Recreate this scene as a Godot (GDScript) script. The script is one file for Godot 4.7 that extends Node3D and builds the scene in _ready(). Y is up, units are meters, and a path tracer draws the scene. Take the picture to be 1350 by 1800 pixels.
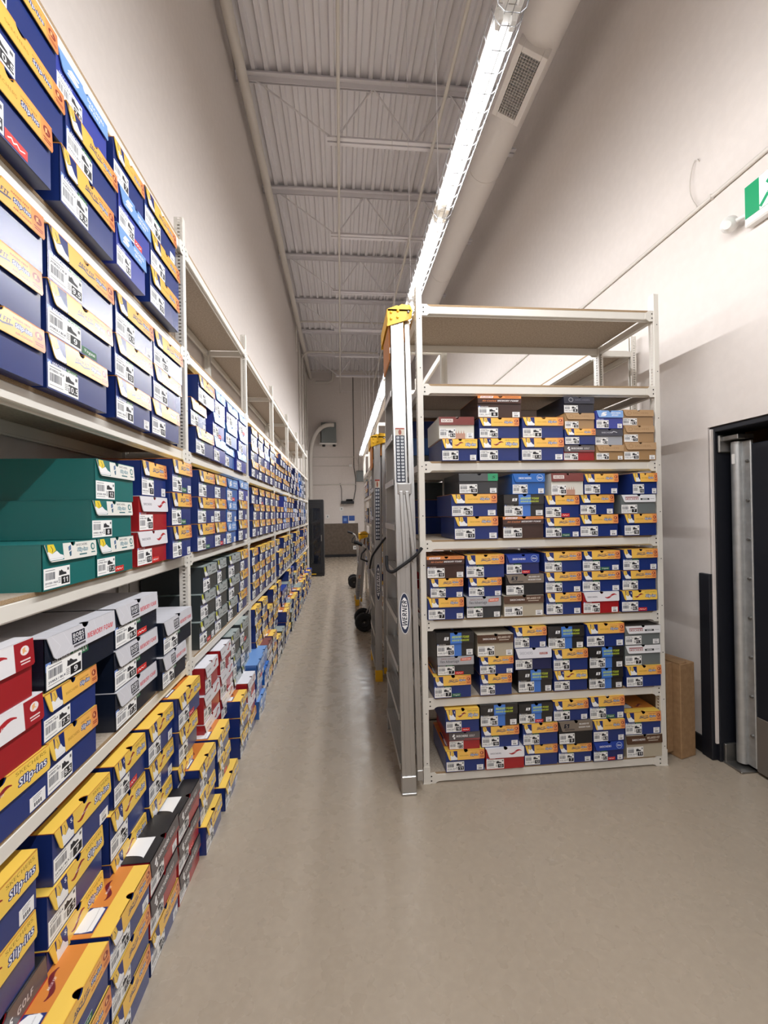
extends Node3D
# A shoe stockroom: wall racks of shoe boxes down the left, an end rack facing the viewer, folded ladders beside it.
# Units are metres, y is up, the aisle runs along -z.

const LEFT_FRONT := -0.803      # front plane of the wall rack's posts
const WALL_L := -1.17
const WALL_R := 2.318
const BACK := -16.35
const FRONT := 4.4
const TOP := 6.91
const LIGHT_X := 0.655
const LIGHT_Y := 3.45
const EXPOSURE := 1.32
const LAMP_ENERGY := 1.35
const LAMP_TILT := 1.05
const TUBE_GLOW := 3.0

var M := {}
var counts := {}
var kinds := {}
var body_mesh := {}
var lid_mesh := {}
var meshes := {}
var glyphs := {}
var rng := RandomNumberGenerator.new()


func _ready() -> void:
	rng.seed = 4711
	# ---- camera, surroundings, light ----
	var cam := Camera3D.new()
	cam.name = "camera"
	cam.fov = 98.753
	cam.near = 0.02
	cam.position = Vector3(0, 1.59, 0)
	cam.rotation_order = EULER_ORDER_YXZ
	cam.rotation_degrees = Vector3(0.158, -5.578, -0.990)
	add_child(cam)
	cam.current = true
	var we := WorldEnvironment.new()
	we.name = "surroundings"
	var e := Environment.new()
	e.background_mode = Environment.BG_COLOR
	e.background_color = Color(0, 0, 0)
	e.tonemap_mode = Environment.TONE_MAPPER_LINEAR
	e.tonemap_exposure = EXPOSURE
	e.sdfgi_enabled = true
	e.ssao_enabled = true
	e.ssil_enabled = true
	we.environment = e
	add_child(we)
	materials()
	# ---- the setting, then the things, small things last ----
	shell()
	joists_and_pipes()
	light_strip()
	air_duct()
	impact_door()
	wall_racks()
	end_rack()
	island_racks()
	shoe_boxes_left()
	shoe_boxes_right()
	shoe_boxes_island()
	shoe_boxes_far()
	ladders()
	hand_trucks()
	wall_fittings()
	back_wall_things()


# ---------------------------------------------------------------- mesh building
class MB:
	var v := PackedVector3Array()
	var n := PackedVector3Array()
	var t := PackedVector2Array()
	var i := PackedInt32Array()

	# corners run counter-clockwise seen from outside; Godot wants clockwise, so the order is turned on the way in
	func tri(a: Vector3, b: Vector3, c: Vector3, ua := Vector2.ZERO, ub := Vector2.ZERO, uc := Vector2.ZERO) -> void:
		var nn := (b - a).cross(c - a)
		if nn.length_squared() < 1e-18:
			return
		nn = nn.normalized()
		var s := v.size()
		v.append(a); v.append(c); v.append(b)
		n.append(nn); n.append(nn); n.append(nn)
		t.append(ua); t.append(uc); t.append(ub)
		i.append(s); i.append(s + 1); i.append(s + 2)

	func quad(a: Vector3, b: Vector3, c: Vector3, d: Vector3, uv := Rect2(0, 0, 1, 1)) -> void:
		var p := uv.position
		var q := uv.end
		tri(a, b, c, Vector2(p.x, q.y), q, Vector2(q.x, p.y))
		tri(a, c, d, Vector2(p.x, q.y), Vector2(q.x, p.y), p)

	func smooth_quad(a: Vector3, b: Vector3, c: Vector3, d: Vector3, na: Vector3, nb: Vector3, nc: Vector3, nd: Vector3) -> void:
		var s := v.size()
		v.append(a); v.append(b); v.append(c); v.append(d)
		n.append(na); n.append(nb); n.append(nc); n.append(nd)
		for k in 4:
			t.append(Vector2.ZERO)
		i.append(s); i.append(s + 2); i.append(s + 1)
		i.append(s); i.append(s + 3); i.append(s + 2)

	# a box, its edges chamfered by c, optionally placed by a transform
	func box(lo: Vector3, hi: Vector3, c := 0.0, x := Transform3D.IDENTITY) -> void:
		if c <= 0.0:
			var p := []
			for k in 8:
				p.append(x * Vector3(hi.x if k & 1 else lo.x, hi.y if k & 2 else lo.y, hi.z if k & 4 else lo.z))
			quad(p[4], p[5], p[7], p[6]); quad(p[1], p[0], p[2], p[3])
			quad(p[5], p[1], p[3], p[7]); quad(p[0], p[4], p[6], p[2])
			quad(p[6], p[7], p[3], p[2]); quad(p[0], p[1], p[5], p[4])
			return
		c = minf(c, minf(hi.x - lo.x, minf(hi.y - lo.y, hi.z - lo.z)) * 0.45)
		var mid := (lo + hi) * 0.5
		var h := (hi - lo) * 0.5
		for axis in 3:
			for s in [-1.0, 1.0]:
				var a1: int = (axis + 1) % 3
				var a2: int = (axis + 2) % 3
				var q := []
				for k in [[-1, -1], [1, -1], [1, 1], [-1, 1]]:
					var w := Vector3.ZERO
					w[axis] = s * h[axis]
					w[a1] = k[0] * (h[a1] - c)
					w[a2] = k[1] * (h[a2] - c)
					q.append(x * (mid + w))
				if s > 0: quad(q[0], q[1], q[2], q[3])
				else: quad(q[3], q[2], q[1], q[0])
				# the chamfer between this face and the next axis' face, both ways
				for s2 in [-1.0, 1.0]:
					var e := []
					for k in [[0, -1], [0, 1], [1, 1], [1, -1]]:
						var w := Vector3.ZERO
						w[axis] = s * (h[axis] - (c if k[0] == 1 else 0.0))
						w[a1] = s2 * (h[a1] - (0.0 if k[0] == 1 else c))
						w[a2] = k[1] * (h[a2] - c)
						e.append(x * (mid + w))
					if s * s2 > 0: quad(e[3], e[2], e[1], e[0])
					else: quad(e[0], e[1], e[2], e[3])
		for k in 8:
			var g := Vector3(1 if k & 1 else -1, 1 if k & 2 else -1, 1 if k & 4 else -1)
			var a := x * (mid + g * Vector3(h.x, h.y - c, h.z - c))
			var b := x * (mid + g * Vector3(h.x - c, h.y, h.z - c))
			var d := x * (mid + g * Vector3(h.x - c, h.y - c, h.z))
			if g.x * g.y * g.z > 0: tri(a, b, d)
			else: tri(b, a, d)

	# a flat outline in x and y, pushed from z0 to z1; uv maps the outline's own bounds onto a rectangle
	func slab(outline: PackedVector2Array, z0: float, z1: float, x := Transform3D.IDENTITY, uv := Rect2(0, 0, 1, 1), back := true, edge_uv := Rect2()) -> void:
		var pts := outline
		if Geometry2D.is_polygon_clockwise(pts):
			pts.reverse()
		var bb := Rect2(pts[0], Vector2.ZERO)
		for p in pts:
			bb = bb.expand(p)
		var idx := Geometry2D.triangulate_polygon(pts)
		for k in range(0, idx.size(), 3):
			var a := pts[idx[k]]
			var b := pts[idx[k + 1]]
			var c := pts[idx[k + 2]]
			if (b - a).cross(c - a) < 0:
				var s := b
				b = c
				c = s
			var u := []
			for p in [a, b, c]:
				u.append(uv.position + Vector2((p.x - bb.position.x) / bb.size.x, 1.0 - (p.y - bb.position.y) / bb.size.y) * uv.size)
			tri(x * Vector3(a.x, a.y, z1), x * Vector3(b.x, b.y, z1), x * Vector3(c.x, c.y, z1), u[0], u[1], u[2])
			if back:
				tri(x * Vector3(a.x, a.y, z0), x * Vector3(c.x, c.y, z0), x * Vector3(b.x, b.y, z0), u[0], u[2], u[1])
		var er := edge_uv if edge_uv.size.x > 0 else uv
		for k in pts.size():
			var a := pts[k]
			var b := pts[(k + 1) % pts.size()]
			quad(x * Vector3(a.x, a.y, z0), x * Vector3(b.x, b.y, z0), x * Vector3(b.x, b.y, z1), x * Vector3(a.x, a.y, z1), Rect2(er.get_center(), Vector2(0.0001, 0.0001)))

	func tube(path: PackedVector3Array, r: float, sides := 10, closed_ends := true) -> void:
		var rings := []
		var up := Vector3.UP
		for k in path.size():
			var d := (path[mini(k + 1, path.size() - 1)] - path[maxi(k - 1, 0)]).normalized()
			if absf(d.dot(up)) > 0.95:
				up = Vector3.RIGHT if absf(d.x) < 0.9 else Vector3.BACK
			var sx := d.cross(up).normalized()
			var sy := sx.cross(d).normalized()
			up = sy
			var ring := []
			for q in sides:
				var a := TAU * q / sides
				ring.append(sx * cos(a) - sy * sin(a))
			rings.append(ring)
		for k in path.size() - 1:
			for q in sides:
				var p := (q + 1) % sides
				var n0: Vector3 = rings[k][q]
				var n1: Vector3 = rings[k][p]
				var m0: Vector3 = rings[k + 1][q]
				var m1: Vector3 = rings[k + 1][p]
				smooth_quad(path[k] + n0 * r, path[k] + n1 * r, path[k + 1] + m1 * r, path[k + 1] + m0 * r, n0, n1, m1, m0)
		if closed_ends:
			for q in sides:
				var p := (q + 1) % sides
				tri(path[0], path[0] + rings[0][p] * r, path[0] + rings[0][q] * r)
				var l := path.size() - 1
				tri(path[l], path[l] + rings[l][q] * r, path[l] + rings[l][p] * r)

	# a profile (radius, height) turned round the local y axis
	func lathe(profile: PackedVector2Array, sides: int, x := Transform3D.IDENTITY) -> void:
		for k in profile.size() - 1:
			var a := profile[k]
			var b := profile[k + 1]
			var nn := Vector2(b.y - a.y, a.x - b.x).normalized()
			for q in sides:
				var c0 := Vector2(cos(TAU * q / sides), sin(TAU * q / sides))
				var c1 := Vector2(cos(TAU * (q + 1) / sides), sin(TAU * (q + 1) / sides))
				var n0 := x.basis * Vector3(c0.x * nn.x, nn.y, c0.y * nn.x)
				var n1 := x.basis * Vector3(c1.x * nn.x, nn.y, c1.y * nn.x)
				smooth_quad(x * Vector3(c1.x * a.x, a.y, c1.y * a.x), x * Vector3(c0.x * a.x, a.y, c0.y * a.x), x * Vector3(c0.x * b.x, b.y, c0.y * b.x), x * Vector3(c1.x * b.x, b.y, c1.y * b.x), n1, n0, n0, n1)

	func into(mesh: ArrayMesh, m: Material) -> ArrayMesh:
		if v.is_empty():
			return mesh
		var a := []
		a.resize(Mesh.ARRAY_MAX)
		a[Mesh.ARRAY_VERTEX] = v
		a[Mesh.ARRAY_NORMAL] = n
		a[Mesh.ARRAY_TEX_UV] = t
		a[Mesh.ARRAY_INDEX] = i
		mesh.add_surface_from_arrays(Mesh.PRIMITIVE_TRIANGLES, a)
		mesh.surface_set_material(mesh.get_surface_count() - 1, m)
		return mesh

	func mesh(m: Material) -> ArrayMesh:
		return into(ArrayMesh.new(), m)


func numbered(called: String) -> String:
	counts[called] = counts.get(called, -1) + 1
	return called if counts[called] == 0 else "%s_%03d" % [called, counts[called]]


func part(called: String, m: Mesh, parent: Node3D, at := Transform3D.IDENTITY) -> MeshInstance3D:
	var o := MeshInstance3D.new()
	o.name = called
	o.mesh = m
	o.transform = at
	parent.add_child(o, true)
	return o


func thing(called: String, label: String, category: String, at := Vector3.ZERO, turn := 0.0, group := "") -> Node3D:
	var o := Node3D.new()
	o.name = numbered(called)
	add_child(o, true)
	o.position = at
	o.rotation.y = turn
	o.set_meta("label", label)
	o.set_meta("category", category)
	if group:
		o.set_meta("group", group)
	return o


func solo(called: String, m: Mesh, label: String, category: String, at := Vector3.ZERO, group := "") -> MeshInstance3D:
	var o := part(numbered(called), m, self)
	o.position = at
	o.set_meta("label", label)
	o.set_meta("category", category)
	if group:
		o.set_meta("group", group)
	return o


func structure(called: String, m: Mesh, label := "") -> MeshInstance3D:
	var o := part(called, m, self)
	o.set_meta("kind", "structure")
	if label:
		o.set_meta("label", label)
	return o


# ---------------------------------------------------------------- materials
func paint(c: Color, rough := 0.5, metal := 0.0, spec := 0.5) -> StandardMaterial3D:
	var m := StandardMaterial3D.new()
	m.albedo_color = c
	m.roughness = rough
	m.metallic = metal
	m.metallic_specular = spec
	return m


func grain(freq: float, a: Color, b: Color, size := 512, seed_ := 1, octaves := 4, mid := 0.5) -> NoiseTexture2D:
	var f := FastNoiseLite.new()
	f.noise_type = FastNoiseLite.TYPE_SIMPLEX_SMOOTH
	f.frequency = freq
	f.seed = seed_
	f.fractal_octaves = octaves
	var g := Gradient.new()
	g.set_color(0, a)
	g.set_color(1, b)
	g.set_offset(0, mid - 0.25)
	g.set_offset(1, mid + 0.25)
	var t := NoiseTexture2D.new()
	t.width = size
	t.height = size
	t.seamless = true
	t.noise = f
	t.color_ramp = g
	return t


func rgb(r: int, g: int, b: int) -> Color:
	return Color8(r, g, b)


func triplanar(m: StandardMaterial3D, tex: Texture2D, per_metre: float) -> StandardMaterial3D:
	m.albedo_texture = tex
	m.albedo_color = Color.WHITE
	m.uv1_triplanar = true
	m.uv1_world_triplanar = true
	m.uv1_scale = Vector3.ONE * per_metre
	return m


func bumpy(m: StandardMaterial3D, freq: float, strength: float, per_metre := 1.0, seed_ := 5) -> void:
	var f := FastNoiseLite.new()
	f.frequency = freq
	f.seed = seed_
	f.fractal_octaves = 3
	var t := NoiseTexture2D.new()
	t.width = 512
	t.height = 512
	t.seamless = true
	t.noise = f
	t.as_normal_map = true
	t.bump_strength = strength
	m.normal_enabled = true
	m.normal_texture = t
	m.normal_scale = 0.12
	m.uv1_triplanar = true
	m.uv1_world_triplanar = true
	m.uv1_scale = Vector3.ONE * per_metre


func materials() -> void:
	M.wall = triplanar(paint(Color.WHITE, 0.75), grain(0.012, rgb(220, 212, 206), rgb(223, 215, 209), 512, 3), 0.6)
	bumpy(M.wall, 0.22, 0.5, 1.6)
	M.ceiling = paint(rgb(232, 229, 232), 0.6)
	M.floor = triplanar(paint(Color.WHITE, 0.3, 0.0, 0.5), grain(0.05, rgb(167, 154, 137), rgb(171, 158, 141), 1024, 9, 6), 0.45)
	var fr := grain(0.03, Color(0.25, 0.25, 0.25), Color(0.34, 0.34, 0.34), 512, 21, 5)
	M.floor.roughness = 1.0
	M.floor.roughness_texture = fr
	M.steel_white = paint(rgb(224, 220, 211), 0.4)
	M.hole = paint(rgb(38, 34, 30), 0.8)
	M.chipboard = triplanar(paint(Color.WHITE, 0.8), grain(0.06, rgb(166, 152, 136), rgb(184, 171, 154), 512, 5, 5), 2.0)
	M.board_edge = triplanar(paint(Color.WHITE, 0.9), grain(0.16, rgb(120, 92, 62), rgb(206, 184, 150), 512, 6, 3), 6.0)
	M.aluminium = paint(rgb(186, 185, 183), 0.38, 0.9)
	M.galvanised = triplanar(paint(Color.WHITE, 0.4, 0.75), grain(0.015, rgb(182, 184, 184), rgb(194, 196, 196), 256, 12, 3), 3.0)
	M.bolt = paint(rgb(150, 148, 145), 0.35, 0.9)
	M.yellow = paint(rgb(240, 186, 32), 0.42)
	M.orange_plate = paint(rgb(190, 116, 40), 0.5)
	M.black = paint(rgb(22, 22, 26), 0.5)
	M.rubber = paint(rgb(24, 24, 27), 0.75)
	M.door_black = paint(rgb(15, 18, 28), 0.55)
	M.duct = paint(rgb(218, 212, 207), 0.5)
	M.fixture = paint(rgb(232, 231, 228), 0.4)
	M.wire = paint(rgb(150, 150, 152), 0.45, 0.4)
	M.pipe = paint(rgb(212, 206, 198), 0.5)
	M.carton = triplanar(paint(Color.WHITE, 0.85), grain(0.02, rgb(150, 117, 82), rgb(164, 130, 93), 512, 15, 4), 2.0)
	M.tape = paint(rgb(120, 88, 58), 0.35)
	M.wainscot = triplanar(paint(Color.WHITE, 0.6), grain(0.03, rgb(93, 80, 68), rgb(104, 91, 78), 256, 17, 3), 1.0)
	M.grey_metal = paint(rgb(124, 130, 130), 0.5, 0.3)
	M.plastic_white = paint(rgb(236, 234, 230), 0.45)
	M.sign_green = paint(rgb(20, 140, 92), 0.4)
	M.sign_white = paint(rgb(238, 246, 240), 0.4)
	M.sign_green.emission_enabled = true
	M.sign_green.emission = rgb(20, 140, 92)
	M.sign_green.emission_energy_multiplier = 0.25
	M.sign_white.emission_enabled = true
	M.sign_white.emission = rgb(236, 255, 244)
	M.sign_white.emission_energy_multiplier = 0.35
	M.lens = paint(rgb(235, 235, 238), 0.15, 0.2)
	M.tube = paint(Color.WHITE, 0.5)
	M.tube.resource_name = "tube_glow"
	M.tube.emission_enabled = true
	M.tube.emission = Color(0.985, 0.99, 1.0)
	M.tube.emission_energy_multiplier = TUBE_GLOW
	M.tile_pale = paint(rgb(110, 150, 214), 0.5)
	M.tile_blue = paint(rgb(48, 84, 160), 0.5)
	M.kick = paint(rgb(120, 112, 104), 0.4, 0.3)
	M.tan = paint(rgb(190, 160, 112), 0.8)
	M.glass = paint(Color(0.1, 0.12, 0.15, 0.35), 0.05)
	M.glass.transparency = BaseMaterial3D.TRANSPARENCY_ALPHA
	M.cable = paint(rgb(70, 66, 62), 0.6)
	print_atlases()


# ---------------------------------------------------------------- printing: lettering and flat print on card
class Canvas:
	var im: Image
	var w: int
	var h: int
	const SS := 2

	func _init(w_: int, h_: int, c: Color) -> void:
		w = w_
		h = h_
		im = Image.create(w * SS, h * SS, false, Image.FORMAT_RGBA8)
		im.fill(c)

	func rect(x: float, y: float, rw: float, rh: float, c: Color) -> void:
		im.fill_rect(Rect2i(roundi(x * SS), roundi(y * SS), maxi(1, roundi(rw * SS)), maxi(1, roundi(rh * SS))), c)

	func shade(x: float, y: float, rw: float, rh: float, a: Color, b: Color) -> void:   # a printed two-colour blend across the card
		var k := roundi(rw * SS)
		for q in k:
			im.fill_rect(Rect2i(roundi(x * SS) + q, roundi(y * SS), 1, roundi(rh * SS)), a.lerp(b, float(q) / k))

	func poly(pts: Array, c: Color) -> void:
		var lo := 1e9
		var hi := -1e9
		for p in pts:
			lo = minf(lo, p.y)
			hi = maxf(hi, p.y)
		for row in range(maxi(0, floori(lo * SS)), mini(h * SS, ceili(hi * SS) + 1)):
			var y := (row + 0.5) / SS
			var xs := []
			for k in pts.size():
				var a: Vector2 = pts[k]
				var b: Vector2 = pts[(k + 1) % pts.size()]
				if (a.y <= y) != (b.y <= y):
					xs.append(a.x + (y - a.y) / (b.y - a.y) * (b.x - a.x))
			xs.sort()
			for k in range(0, xs.size() - 1, 2):
				var x0 := roundi(xs[k] * SS)
				var x1 := roundi(xs[k + 1] * SS)
				if x1 > x0:
					im.fill_rect(Rect2i(x0, row, x1 - x0, 1), c)

	func disc(cx: float, cy: float, rx: float, ry: float, c: Color) -> void:
		var p := []
		for k in 28:
			p.append(Vector2(cx + rx * cos(TAU * k / 28), cy + ry * sin(TAU * k / 28)))
		poly(p, c)

	func stroke(pts: Array, r: float, c: Color) -> void:
		for k in pts.size() - 1:
			var a: Vector2 = pts[k]
			var b: Vector2 = pts[k + 1]
			var s := (b - a).normalized().orthogonal() * r
			poly([a + s, b + s, b - s, a - s], c)
			disc(b.x, b.y, r, r, c)

	# triangles of a word, each glyph's outline shaped by Godot's TextMesh; fat widens every triangle for outlines
	func word(tris: PackedVector2Array, x: float, y: float, height: float, c: Color, width := 0.0, slant := 0.0, fat := 0.0) -> void:
		var bb := Rect2(tris[0], Vector2.ZERO)
		for p in tris:
			bb = bb.expand(p)
		var sy := height / bb.size.y
		var sx := width / bb.size.x if width > 0.0 else sy
		var offs := [Vector2.ZERO]
		if fat > 0.0:
			offs = []
			for k in 8:
				offs.append(Vector2(cos(TAU * k / 8), sin(TAU * k / 8)) * fat)
		for o in offs:
			for k in range(0, tris.size(), 3):
				var p := []
				for q in 3:
					var g := tris[k + q] - bb.position
					p.append(Vector2(x + g.x * sx + slant * g.y * sy, y + height - g.y * sy) + o)
				poly(p, c)

	func done() -> Image:
		im.shrink_x2()
		return im


func glyph_tris(text: String, font := "Droid Sans", weight := 700) -> PackedVector2Array:
	var key := text + font + str(weight)
	if not glyphs.has(key):
		var f := SystemFont.new()
		f.font_names = PackedStringArray([font])
		f.font_weight = weight
		var tm := TextMesh.new()
		tm.text = text
		tm.font = f
		tm.font_size = 48
		tm.depth = 0.0
		tm.pixel_size = 0.01
		tm.curve_step = 3.0
		var a := tm.get_mesh_arrays()
		var pts := PackedVector2Array()
		var vs: PackedVector3Array = a[Mesh.ARRAY_VERTEX]
		var idx = a[Mesh.ARRAY_INDEX]
		if idx == null or idx.is_empty():
			for p in vs:
				pts.append(Vector2(p.x, p.y))
		else:
			for k in idx:
				pts.append(Vector2(vs[k].x, vs[k].y))
		glyphs[key] = pts
	return glyphs[key]


var NAVY := Color8(26, 44, 112)
var BLUE := Color8(32, 52, 118)
var SUN := Color8(243, 202, 88)
var AMBER := Color8(236, 172, 92)
var INK := Color8(24, 28, 44)
var WHITE := Color8(240, 240, 240)
var BRICK := Color8(160, 52, 48)
const CELL_W := 408
const CELL_H := 340
const FLAP_W := 384
const FLAP_H := 112
const FACE_H := 200

# name: [flap colour, body colour, top colour, share of the height the flap takes, flap cut (0 slanted, 1 straight), words for labels]
var KIND := {
	"sk": [SUN, BLUE, Color8(214, 132, 56), 0.42, 0, "blue shoe box, yellow-orange flap"],
	"qr": [SUN, BLUE, Color8(214, 132, 56), 0.42, 0, "blue shoe box, yellow squiggle flap"],
	"sw": [SUN, BLUE, Color8(206, 120, 44), 0.44, 0, "blue shoe box, yellow swoosh flap"],
	"lb": [Color8(124, 166, 222), Color8(58, 70, 160), Color8(124, 166, 222), 0.40, 0, "indigo shoe box, pale blue flap"],
	"lc": [Color8(108, 152, 212), Color8(56, 104, 176), Color8(108, 152, 212), 0.40, 0, "pale blue shoe box and flap"],
	"tl": [Color8(232, 232, 224), Color8(26, 108, 106), Color8(30, 112, 110), 0.40, 0, "teal shoe box, white printed flap"],
	"rd": [Color8(232, 230, 234), Color8(168, 34, 38), Color8(226, 226, 232), 0.44, 0, "red shoe box, white flap"],
	"rs": [Color8(232, 230, 232), Color8(160, 34, 40), Color8(226, 224, 228), 0.46, 1, "red shoe box, white-and-red flap"],
	"bo": [Color8(212, 212, 218), Color8(22, 30, 46), Color8(208, 208, 214), 0.46, 0, "near-black shoe box, silver flap"],
	"gr": [Color8(168, 174, 172), Color8(58, 64, 66), Color8(150, 160, 158), 0.40, 0, "charcoal shoe box, grey flap"],
	"go": [Color8(92, 86, 88), Color8(164, 38, 42), Color8(34, 32, 34), 0.46, 1, "red shoe box, dark grey lid"],
	"mf": [Color8(42, 40, 40), Color8(42, 40, 40), Color8(34, 33, 34), 0.45, 1, "black shoe box, bright blue stripe"],
	"br": [Color8(70, 46, 40), Color8(66, 44, 38), Color8(204, 128, 66), 0.36, 1, "dark brown shoe box, orange edge"],
	"kr": [Color8(176, 142, 102), Color8(170, 136, 96), Color8(176, 142, 102), 0.42, 0, "plain kraft-brown shoe box"],
	"ta": [Color8(84, 58, 42), Color8(184, 174, 154), Color8(196, 188, 170), 0.38, 1, "beige shoe box, brown band"],
	"fa": [Color8(172, 172, 176), Color8(56, 58, 62), Color8(168, 168, 172), 0.44, 1, "dark grey shoe box, silver flap"],
	"wk": [Color8(230, 230, 232), Color8(112, 118, 118), Color8(62, 58, 56), 0.40, 0, "mid grey shoe box, white flap"],
	"mp": [Color8(122, 60, 56), Color8(226, 224, 214), Color8(122, 60, 56), 0.38, 1, "cream shoe box, maroon lid"],
	"gs": [Color8(84, 86, 88), Color8(62, 64, 68), Color8(74, 76, 78), 0.38, 1, "charcoal shoe box, green lid corner"],
	"bb": [Color8(34, 104, 188), Color8(32, 98, 180), Color8(36, 106, 190), 0.42, 0, "bright blue shoe box"],
	"rb": [Color8(30, 62, 156), Color8(22, 38, 104), Color8(30, 62, 156), 0.42, 0, "navy shoe box, royal blue lid"],
	"bk": [Color8(122, 110, 98), Color8(26, 26, 30), Color8(116, 104, 92), 0.42, 0, "black shoe box, taupe lid"],
	"nv": [Color8(40, 42, 56), Color8(30, 32, 46), Color8(40, 42, 56), 0.44, 1, "slate-navy shoe box, ring emblem"],
	"ns": [Color8(56, 58, 72), Color8(166, 170, 178), Color8(56, 58, 72), 0.44, 1, "light grey shoe box, slate lid"],
	"wn": [Color8(226, 226, 234), Color8(26, 34, 82), Color8(222, 222, 230), 0.46, 0, "navy shoe box, white flap"],
}
const SIZES := ["7", "7.5", "8", "8.5", "9", "9.5", "10", "10.5", "11", "11.5", "12", "13"]


func cell(kind: String) -> Vector2i:
	var k := KIND.keys().find(kind)
	return Vector2i(4 + (k % 5) * CELL_W, 4 + (k / 5) * CELL_H)


func uv_rect(x: float, y: float, w: float, h: float, size := 2048.0) -> Rect2:
	return Rect2((x + 1) / size, (y + 1) / size, (w - 2) / size, (h - 2) / size)


func shoe_drawing(c: Canvas, x: float, y: float, w: float, h: float, panel: Color, upper: Color) -> void:
	# a white slip-on with a sock stepping in, on a printed panel
	c.rect(x, y, w, h, panel)
	var p := func(a: float, b: float) -> Vector2: return Vector2(x + a * w, y + b * h)
	c.poly([p.call(0.12, 0.0), p.call(0.46, 0.0), p.call(0.58, 0.42), p.call(0.30, 0.62), p.call(0.12, 0.5)], upper)
	c.poly([p.call(0.06, 0.5), p.call(0.16, 0.46), p.call(0.34, 0.6), p.call(0.62, 0.44), p.call(0.8, 0.66), p.call(0.98, 0.74), p.call(1.0, 0.9), p.call(0.92, 0.97), p.call(0.08, 0.97), p.call(0.03, 0.8)], WHITE)
	c.stroke([p.call(0.3, 0.14), p.call(0.4, 0.36), p.call(0.36, 0.5)], maxf(0.8, w * 0.012), INK)
	c.stroke([p.call(0.08, 0.88), p.call(0.6, 0.88), p.call(0.94, 0.86)], maxf(0.6, w * 0.008), Color8(190, 190, 190))


func slipins(c: Canvas, x: float, y: float, w: float, h: float) -> void:
	var t := glyph_tris("Slip-ins")
	c.word(t, x, y, h, NAVY, w, 0.12, 3.4)
	c.word(t, x, y, h, NAVY, w, 0.12, 2.0)
	c.word(t, x, y, h, WHITE, w, 0.12)


func swoosh(c: Canvas, x: float, y: float, w: float, h: float, col: Color) -> void:
	var top := []
	var low := []
	for k in 13:
		var u := k / 12.0
		var s := 0.5 - 0.32 * sin((u - 0.5) * TAU * 0.8)
		var th := 0.17 * sin(PI * clampf(u, 0.03, 0.97)) + 0.03
		top.append(Vector2(x + u * w, y + (s - th) * h))
		low.push_front(Vector2(x + u * w, y + (s + th) * h))
	c.poly(top + low, col)
	c.word(glyph_tris("ARCH FIT"), x + w * 0.3, y + h * 0.42, h * 0.16, WHITE, w * 0.4, 0.2)


func seal(c: Canvas, x: float, y: float, s: float, col: Color) -> void:
	c.disc(x, y, s, s * 1.1, col)
	c.poly([Vector2(x - s * 0.5, y - s * 0.5), Vector2(x + s * 0.2, y - s * 0.8), Vector2(x + s * 0.1, y), Vector2(x + s * 0.6, y + s * 0.5), Vector2(x, y + s * 0.3), Vector2(x - s * 0.5, y + s * 0.8)], Color8(236, 176, 120))


func machine_washable(c: Canvas, x: float, y: float, w: float, h: float) -> void:
	c.rect(x, y, w * 0.2, h, Color8(120, 148, 210))
	c.disc(x + w * 0.1, y + h * 0.5, w * 0.06, h * 0.3, WHITE)
	c.word(glyph_tris("MACHINE"), x + w * 0.25, y + h * 0.06, h * 0.38, WHITE, w * 0.72, 0.15)
	c.word(glyph_tris("WASHABLE"), x + w * 0.25, y + h * 0.56, h * 0.38, WHITE, w * 0.75, 0.15)


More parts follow.
